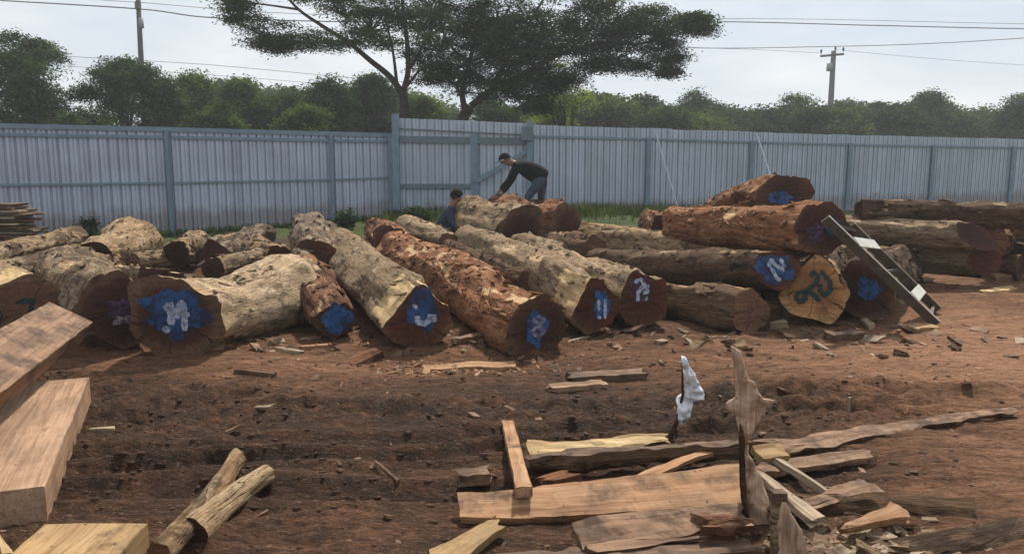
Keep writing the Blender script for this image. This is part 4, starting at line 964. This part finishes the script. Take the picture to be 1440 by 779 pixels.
for i, (px, tp, wd, Y, mt, lb) in enumerate([
    (270, 94, 74, 36, 'leaf_mid', 'mid green tree just right of the left utility pole'),
    (340, 108, 84, 37, 'leaf_mid', 'rounded mid green tree under the tip of the feathery crown'),
    (398, 126, 96, 38, 'leaf_mid', 'lower spreading green tree in the middle of the left treeline'),
    (456, 112, 84, 36, 'leaf_mid', 'green tree with a flat top left of the forked trunk'),
    (522, 106, 70, 38, 'leaf_far', 'greyer tree right against the left side of the forked trunk'),
    (300, 150, 84, 33, 'leaf_mid', 'low leafy bush tree in front of the left treeline'),
    (430, 152, 90, 33, 'leaf_mid', 'low leafy bush tree left of the gate top'),
    (590, 138, 90, 38, 'leaf_mid', 'pale green tree seen between the two feathery trees'),
    (700, 140, 110, 40, 'leaf_mid', 'green tree in the gap right of the leaning trunk'),
    (60, 148, 84, 33, 'leaf_mid', 'low green tree under the tall dark tree at the left edge')]):
    bush_tree('tree', lb, px, tp, wd, Y, mt, 30+i, .22, 1.3, T, 11, 1.2)
bush_tree('tree', 'bright yellow-green tree glowing behind the right feathery crown', 796, 88, 92, 34, 'leaf_lime', 50, .16, .8, T, 9, .9)
bush_tree('tree', 'low yellow-green bush right of the bright yellow-green tree', 772, 138, 90, 36, 'leaf_lime', 51, .17, .9, T, 8, 1)
# far treeline on the right: a few kinds built once, then copied
TF = 'far treeline right of the feathery trees'
kinds = []
for k, (h_, w_, mt, lb) in enumerate([(4.6, 4.8, 'leaf_far', 'rounded muted green tree in the far treeline'), (5.0, 4.2, 'leaf_mid', 'fresher green tree in the far treeline'), (4.4, 5.4, 'leaf_far', 'low spreading muted tree in the far treeline')]):
    r_ = empty('far_tree', Vector((0, 60, -.1)), lb, 'tree', TF)
    kinds.append(fill_tree(r_, h_, w_, mt, np.random.RandomState(70+k), .34, 1.3, 13, 1.1))
spots = []
for i in range(34):
    px = 770 + i*23 + rng.uniform(-8, 8); Y = 48 + rng.uniform(-4, 12)
    top = np.interp(px, [770, 850, 920, 1000, 1100, 1230, 1300, 1440, 1560], [140, 142, 148, 152, 150, 148, 152, 154, 152]) + rng.uniform(-6, 12)
    spots.append((px, top, Y, i % 3))
for i in range(12):
    spots.append((240 + i*30, 128 + rng.uniform(-6, 10), 62 + rng.uniform(-4, 6), i % 3))
done = set()
for px, top, Y, k in spots:
    o = kinds[k] if k not in done else copy_tree(kinds[k]); done.add(k)
    p = P(px, top, Y); s = (p.z+.1)/(4.6, 5.0, 4.4)[k]
    o.location = (p.x, Y, -.1); o.rotation_euler = (0, 0, rng.uniform(0, 6.28)); o.scale = (s*rng.uniform(.9, 1.2),)*2 + (s,)
for i, (px, tp, wd, Y, mt, lb) in enumerate([
    (980, 132, 56, 52, 'leaf_dark', 'dark tufted tree poking up right of the feathery crown'),
    (1122, 136, 60, 50, 'leaf_dark', 'dark flat-topped tree left of the right utility pole'),
    (1300, 129, 74, 50, 'leaf_dark', 'tallest dark tree of the right treeline'),
    (1205, 148, 70, 50, 'leaf_far', 'dull green tree beside the right utility pole'),
    (1240, 142, 60, 52, 'leaf_far', 'grey-green tree left of the tallest dark tree'),
    (1432, 136, 60, 50, 'leaf_dark', 'dark tree at the right edge of the treeline')]):
    bush_tree('tree', lb, px, tp, wd, Y, mt, 90+i, .26, 1.2, TF, 10, 1.1)
# distant wood closing the horizon
rngn = np.random.RandomState(8); C = []
for i in range(420):
    x = rngn.uniform(-170, 190); y_ = rngn.uniform(120, 150); h_ = rngn.uniform(3.5, 7.5)
    C.append(np.array([x, y_, h_*.5]) + rngn.normal(0, 1, (70, 3))*np.array([2.6, 1.8, h_*.26]))
C = np.concatenate(C); C = C[C[:, 2] > 0]
tag(leaf_mesh('distant_wood', C, 1.0, 'leaf_far', None, rngn, .7, .6), kind='stuff')

# ------------------------------------------------------------------ grass and weeds at the fence foot
M['grass'] = leaf_mat('fence_grass', (.045, .065, .02), (.10, .125, .045), .35, 2.0)
M['weed'] = leaf_mat('dark_weed_leaves', (.02, .045, .018), (.05, .09, .03), .3, 3.0)
rg_ = np.random.RandomState(4); V = []; Fc = []
def blades(n, gen, hmin, hmax):
    for i in range(n):
        x, y_ = gen(); h_ = rg_.uniform(hmin, hmax); an = rg_.uniform(0, 6.28); w = rg_.uniform(.008, .016); z = hz(x, y_)-.02
        lx, ly = rg_.normal(0, .3, 2)*h_; c_, s_ = math.cos(an)*w, math.sin(an)*w; k = len(V)
        V.extend([(x-c_, y_-s_, z), (x+c_, y_+s_, z), (x+c_*.7+lx*.4, y_+s_*.7+ly*.4, z+h_*.6), (x-c_*.7+lx*.4, y_-s_*.7+ly*.4, z+h_*.6), (x+lx, y_+ly, z+h_)])
        Fc.extend([[k, k+1, k+2, k+3], [k+3, k+2, k+4]])
def g_mid2():
    x = rg_.uniform(-3.2, 6.2); return x, 20.5 - abs(rg_.normal(0, 1.1)) + max(0, x-.6)*.38
def g_left():
    x = rg_.uniform(-11.5, -2.8); return x, np.interp(x, [-10.9, -8, -4.6, -3.2], [16.0, 18.0, 20.0, 20.8]) - .15 - abs(rg_.normal(0, .6))
blades(9000, g_mid2, .08, .34); blades(3200, g_left, .06, .2)
tag(mesh_obj('grass', V, Fc, M['grass'], None, False), kind='stuff')
def weed(label, px, py, Y, w, h_, seed):
    r_ = np.random.RandomState(seed); p = P(px, py, Y); z0 = hz(p.x, Y)
    e = empty('weed', Vector((p.x, Y, z0)), label, 'weed', 'weeds along the fence foot'); mb = MB(); C = []
    for i in range(9):
        an = r_.uniform(0, 6.28); rr = r_.uniform(.1, .5)*w; t_ = Vector((rr*math.cos(an), rr*math.sin(an), h_*r_.uniform(.6, 1)))
        mb.tube([(0, 0, 0), t_*.5+Vector((0, 0, .05)), t_], [.01, .008, .004], 4, False)
        for q in np.linspace(.3, 1, 8): C.append(np.array(t_*float(q)) + r_.normal(0, .06, (9, 3)))
    mb.build('stem', M['weed'], e); leaf_mesh('foliage', np.concatenate(C), .11, 'weed', e, r_, .6, .45)
weed('dark leafy weed against the fence right of the board stack', 127, 325, 17.2, .35, .42, 1)
weed('low green weed beside the pale peeled log', 112, 338, 15.2, .7, .30, 2)
weed('tall green weed clump right of the grey-brown rough log', 488, 330, 17.5, .55, .42, 3)
weed('low green weed left of the small orange topped log', 212, 345, 15.0, .7, .25, 4)
weed('grass tuft below the gate', 590, 312, 18.0, .6, .3, 5)

# ------------------------------------------------------------------ utility poles and lines
M['pole'] = plain_mat('concrete_pole', (.13, .13, .13), .85, .2, 0, .2, 3, .1)
M['pole_band'] = plain_mat('pale_pole_band', (.32, .33, .33), .8, .2)
M['wire'] = plain_mat('cable', (.2, .21, .22), .7, .2)
YL = 34.0
pl = empty('utility_pole', Vector((P(203, 150, YL).x, YL, 0)), 'dark concrete utility pole among the dark left trees', 'utility pole')
t0, t1 = P(205, 225, YL)-pl.location, P(192, -50, YL)-pl.location
mb = MB(); mb.tube([(t0.x, 0, -.3), tuple(t0.lerp(t1, .5)), tuple(t1)], [.13, .11, .085], 10); mb.build('shaft', M['pole'], pl, True)
q0, q1 = P(197.5, 26, YL-.0)-pl.location, P(198.5, 40, YL)-pl.location
mb = MB(); mb.tube([tuple(q1), tuple(q0)], [.112, .110], 10); mb.build('pale_band', M['pole_band'], pl, True)
mb = MB(); q = P(194, 8, YL-.12)-pl.location; mb.box(tuple(q), (.2, .14, .28)); mb.build('cable_clamp', M['pole'], pl)
YR = 55.0
pr_ = empty('utility_pole', Vector((P(1168, 150, YR).x, YR, 0)), 'utility pole with a crossarm above the right treeline', 'utility pole')
tp = P(1168, 72, YR)-pr_.location
mb = MB(); mb.tube([(0, 0, -.3), (0, 0, tp.z)], [.24, .16], 10); mb.build('shaft', M['pole'], pr_, True)
ca = P(1152, 80, YR)-pr_.location; cb_ = P(1185, 77, YR)-pr_.location
mb = MB(); mb.bar(ca+Vector((0, -.2, 0)), cb_+Vector((0, -.2, 0)), .1, .14); mb.build('crossarm', M['pole'], pr_)
for px, py in ((1153, 77), (1173, 73), (1184, 74)):
    q = P(px, py, YR)-pr_.location+Vector((0, -.2, 0)); mb = MB()
    mb.tube([q, q+Vector((0, 0, .1)), q+Vector((0, 0, .11)), q+Vector((0, 0, .2)), q+Vector((0, 0, .3))], [.03, .03, .07, .08, .04], 8); mb.build('insulator', M['pole'], pr_, True)
mb = MB(); q = P(1167, 95, YR)-pr_.location; mb.tube([q-Vector((0, 0, .25)), q+Vector((0, 0, .25))], [.215, .212], 10); mb.build('pale_band', M['pole_band'], pr_, True)
def wire(label, pts, r_):
    q = [P(*p) for p in pts]; sm = []
    for i in range(len(q)-1):
        p0, p1, p2, p3 = q[max(i-1, 0)], q[i], q[i+1], q[min(i+2, len(q)-1)]
        for s_ in range(8):
            u = s_/8; sm.append(.5*((2*p1)+(p2-p0)*u+(2*p0-5*p1+4*p2-p3)*u*u+(3*p1-p0-3*p2+p3)*u**3))
    sm.append(q[-1]); mb = MB(); mb.tube(sm, r_, 5)
    tag(mb.build('power_line', M['wire'], None, True), label, 'power line', 'overhead lines')
wire('thickest overhead cable crossing the left utility pole near the top', [(-260, -22, YL-.1), (-60, -3, YL-.1), (194, 13, YL-.1), (330, 27, YL+1), (700, 34, YL+3), (1000, 31, YL+5), (1220, 36, YL+6), (1440, 41, YL+6), (1700, 44, YL+6)], .026)
wire('thin overhead line just above the thickest cable at left', [(-260, -40, YL+.1), (20, -8, YL+.1), (196, 4, YL+.1), (420, 20, YL+2), (800, 28, YL+4), (1100, 27, YL+5), (1440, 34, YL+6), (1700, 36, YL+6)], .012)
wire('dark line above the right utility pole, dipping in the middle', [(700, 62, YR), (980, 68, YR-4), (1160, 66, YR-4), (1300, 62, YR-4), (1440, 54, YR-4), (1700, 36, YR-4)], .024)
wire('faint line running from the right pole to the right edge', [(1173, 70, YR-.2), (1300, 82, YR), (1440, 92, YR), (1700, 106, YR)], .012)
wire('faint line running left from the right utility pole', [(1153, 75, YR-.2), (1060, 70, YR+2), (960, 66, YR+3), (760, 50, YR+3)], .012)
wire('faint low line above the left treeline', [(-100, 68, 44), (100, 80, 44), (300, 92, 44), (520, 112, 44), (700, 124, 44)], .014)
wire('second faint line under the first above the left treeline', [(-100, 84, 46), (100, 94, 46), (300, 106, 46), (520, 124, 46)], .012)

# ------------------------------------------------------------------ the two men
M['skin'] = plain_mat('brown_skin', (.22, .115, .07), .6, .4, 0, .08, 9, .05)
M['black_cloth'] = plain_mat('black_cloth', (.009, .010, .011), .9, .08, 0, .3, 14, .3)
M['jeans'] = plain_mat('dark_blue_jeans', (.05, .068, .10), .85, .15, 0, .3, 16, .3)
M['blue_cloth'] = plain_mat('dark_blue_shirt', (.028, .042, .075), .85, .15, 0, .3, 14, .3)
M['hair'] = plain_mat('black_hair', (.008, .007, .006), .85, .1, 0, .3, 40, .4)
M['cap'] = plain_mat('dark_cap', (.012, .011, .011), .9, .1, 0, .3, 20, .2)
M['shoe'] = plain_mat('dark_shoe', (.03, .028, .026), .7, .3)
M['eye'] = plain_mat('eye', (.03, .022, .018), .3, .5)
def skin(name, nodes, chains, mat, parent, sub=2):
    """nodes: name -> (x, y, z, r); chains: lists of node names sharing joints"""
    names = list(nodes); ix = {n: i for i, n in enumerate(names)}
    me = bpy.data.meshes.new(name); ed = []
    for ch in chains: ed += [(ix[a], ix[b]) for a, b in zip(ch[:-1], ch[1:])]
    me.from_pydata([nodes[n][:3] for n in names], ed, [])
    o = bpy.data.objects.new(name, me); COL.objects.link(o); o.parent = parent
    o.modifiers.new('skin', 'SKIN').use_smooth_shade = True
    sl = me.skin_vertices[0]
    for i, n in enumerate(names):
        r_ = nodes[n][3]; sl.data[i].radius = (r_, r_*(nodes[n][4] if len(nodes[n]) > 4 else 1)); sl.data[i].use_root = (i == 0)
    me.materials.append(M[mat])
    s = o.modifiers.new('subdivision', 'SUBSURF'); s.levels = sub; s.render_levels = sub
    return o
def hand(nodes, chains, key, w, d, side):
    """palm and five bent fingers from wrist w pointing along d"""
    w = Vector(w); d = Vector(d).normalized(); s = d.cross(Vector((0, 0, 1)))
    s = s.normalized() if s.length > .1 else Vector((0, 1, 0)); n = s.cross(d).normalized()
    palm = w + d*.06; nodes[key+'palm'] = (*palm, .026)
    chains.append([key+'wrist', key+'palm'])
    for f, (off, ln) in enumerate(((-.03, .075), (-.01, .09), (.01, .085), (.03, .065))):
        a = palm + s*off + d*.03; b_ = a + d*ln*.55 - n*.01; c_ = b_ + d*ln*.3 - n*.03
        for q, p in (('a', a), ('b', b_), ('c', c_)): nodes[f'{key}f{f}{q}'] = (*p, .0095 if q != 'c' else .007)
        chains.append([key+'palm', f'{key}f{f}a', f'{key}f{f}b', f'{key}f{f}c'])
    a = w + d*.025 + s*side*.035; b_ = a + d*.03 + s*side*.025 - n*.01
    nodes[key+'t0'] = (*a, .012); nodes[key+'t1'] = (*b_, .009); chains.append([key+'palm', key+'t0', key+'t1'])
def ball(name, c, rad, mat, parent, cut=None):
    bmx = bmesh.new(); bmesh.ops.create_uvsphere(bmx, u_segments=16, v_segments=12, radius=1)
    for v_ in bmx.verts: v_.co = Vector((v_.co.x*rad[0], v_.co.y*rad[1], v_.co.z*rad[2]))
    if cut:
        bmesh.ops.delete(bmx, geom=[v_ for v_ in bmx.verts if v_.co.dot(Vector(cut[0])) < cut[1]], context='VERTS')
    for v_ in bmx.verts: v_.co += Vector(c)
    me = bpy.data.meshes.new(name); bmx.to_mesh(me); bmx.free(); me.materials.append(M[mat])
    me.polygons.foreach_set('use_smooth', [True]*len(me.polygons))
    o = bpy.data.objects.new(name, me); COL.objects.link(o); o.parent = parent
    return o
def person(label, loc, hip, chest, neck, head, face, hips, knees, ankles, toes, shoulders, elbows, wrists, fdir, top, legs, headwear, scale=1.0):
    e = empty('person', loc, label, 'person', None); e.scale = (scale,)*3
    n = {}; ch = []
    mid = tuple((Vector(hip)+Vector(chest))/2)
    rump = tuple(Vector(hip) + (Vector(hip)-Vector(chest)).normalized()*.10)
    n['hip'] = (*hip, .13, .9); n['mid'] = (*mid, .125, .85); n['chest'] = (*chest, .15, .85); n['neck'] = (*neck, .058); n['skull0'] = (*((Vector(neck)*.3+Vector(head)*.7)), .078); n['skull'] = (*(Vector(head)+(Vector(head)-Vector(neck))*.15), .098)
    ch.append(['hip', 'mid', 'chest', 'neck', 'skull0', 'skull'])
    fd = Vector(face).normalized(); nose = Vector(head)+fd*.105; n['nose'] = (*nose, .016); ch.append(['skull0', 'nose'])
    jn, jc = {}, []
    jn.update(rump=(*rump, .165, .95), hip=(*hip, .19, 1), mid=(*mid, .195, 1), chest=(*chest, .21, .95), neck=(*(Vector(chest)*.35+Vector(neck)*.65), .075)); jc.append(['rump', 'hip', 'mid', 'chest', 'neck'])
    tn = {'hip': (*hip, .15, .95), 'waist': (*mid, .14, .95)}; tcn = [['hip', 'waist']]
    for s, i in (('l', 0), ('r', 1)):
        n[s+'hipj'] = (*hips[i], .088); n[s+'knee'] = (*knees[i], .058); n[s+'ankle'] = (*ankles[i], .04); n[s+'toe'] = (*toes[i], .035)
        ch.append(['hip', s+'hipj', s+'knee', s+'ankle', s+'toe'])
        n[s+'sh'] = (*shoulders[i], .062); n[s+'elbow'] = (*elbows[i], .042); n[s+'wrist'] = (*wrists[i], .028)
        ch.append(['chest', s+'sh', s+'elbow', s+'wrist'])
        hand(n, ch, s, wrists[i], fdir[i], 1 if i else -1)
        jn[s+'sh'] = (*shoulders[i], .092); jn[s+'elbow'] = (*elbows[i], .066); jn[s+'wrist'] = (*(Vector(wrists[i])*.9+Vector(elbows[i])*.1), .044)
        jc.append(['chest', s+'sh', s+'elbow', s+'wrist'])
        tn[s+'hipj'] = (*hips[i], .105); tn[s+'knee'] = (*knees[i], .074); tn[s+'ankle'] = (*ankles[i], .056); tcn.append(['hip', s+'hipj', s+'knee', s+'ankle'])
        sn = {'heel': (*(Vector(ankles[i])*1.2-Vector(toes[i])*.2-Vector((0, 0, .035))), .045), 'ball': (*(Vector(ankles[i])*.35+Vector(toes[i])*.65), .046), 'toe': (*toes[i], .038)}
        skin('shoe', sn, [['heel', 'ball', 'toe']], 'shoe', e)
    skin('body', n, ch, 'skin', e); skin('jacket' if top == 'black_cloth' else 'shirt', jn, jc, top, e); skin('trousers', tn, tcn, legs, e)
    hd = Vector(head); up = (hd-Vector(neck)).normalized(); sd_ = up.cross(fd).normalized()
    hc = hd + up*.03 - fd*.012
    cutn = (up*.75 - fd*.65).normalized()
    ball(headwear, hc, (.118, .112, .122), headwear if headwear != 'cap' else 'cap', e, (cutn, -.015))
    for q in (-1, 1):
        ball('eye', hd+fd*.092+sd_*q*.034+up*.02, (.011,)*3, 'eye', e)
        ball('ear', hd+sd_*q*.092-fd*.01, (.016, .012, .028), 'skin', e)
    if headwear == 'cap':
        mb = MB(); mb.bar(hd+fd*.085+up*.06, hd+fd*.17+up*.045, .13, .012, up); mb.build('cap_brim', M['cap'], e)
    return e
gx = P(752, 260, 14.75); zf = P(752, 283, 14.75).z - .42
person('man in black jacket and dark cap bending over the logs in front of the gate', Vector((gx.x, 14.75, zf)),
  hip=(.13, 0, .86), chest=(-.22, 0, 1.06), neck=(-.42, 0, 1.12), head=(-.53, 0, 1.165), face=(-.85, 0, -.45),
  hips=((.13, -.10, .82), (.15, .10, .82)), knees=((-.14, -.14, .50), (.12, .16, .46)), ankles=((-.06, -.15, .08), (.27, .17, .10)), toes=((-.24, -.16, .04), (.12, .18, .04)),
  shoulders=((-.33, -.19, 1.05), (-.33, .19, 1.05)), elbows=((-.45, -.22, .78), (-.46, .2, .80)), wrists=((-.60, -.18, .56), (-.66, .14, .60)),
  fdir=((-.5, 0, -.8), (-.5, 0, -.8)), top='black_cloth', legs='jeans', headwear='cap')
g2 = P(632, 300, 13.9); zg = hz(g2.x, 13.9)
zt = P(643, 268, 13.9).z - zg
person('man with black hair and dark blue shirt crouching behind the huge pale log', Vector((g2.x, 13.9, zg)),
  hip=(-.12, .05, zt-.80), chest=(-.02, 0, zt-.42), neck=(.07, 0, zt-.22), head=(.13, 0, zt-.115), face=(.8, .5, -.2),
  hips=((-.10, -.09, zt-.82), (-.10, .12, zt-.82)), knees=((.28, -.16, zt-.62), (.28, .22, zt-.62)), ankles=((.06, -.16, .09), (.06, .22, .09)), toes=((.26, -.17, .05), (.26, .24, .05)),
  shoulders=((-.01, -.19, zt-.36), (.02, .19, zt-.36)), elbows=((.10, -.26, zt-.62), (.2, .26, zt-.58)), wrists=((.32, -.18, zt-.58), (.4, .14, zt-.52)),
  fdir=((.9, .1, -.2), (.9, .1, -.2)), top='blue_cloth', legs='black_cloth', headwear='hair')

# ------------------------------------------------------------------ the air between here and the trees
hm = bpy.data.materials.new('hazy_air'); hm.use_nodes = True; ht = hm.node_tree; ht.nodes.clear()
ho = ht.nodes.new('ShaderNodeOutputMaterial'); hv = ht.nodes.new('ShaderNodeVolumePrincipled')
hv.inputs['Color'].default_value = (.93, .96, 1, 1); hv.inputs['Density'].default_value = HAZE; hv.inputs['Anisotropy'].default_value = .3
ht.links.new(hv.outputs[0], ho.inputs['Volume'])
M['haze'] = hm
mb = MB(); mb.box((0, 740, 9.5), (3000, 1640, 23)); tag(mb.build('haze', hm), kind='stuff')
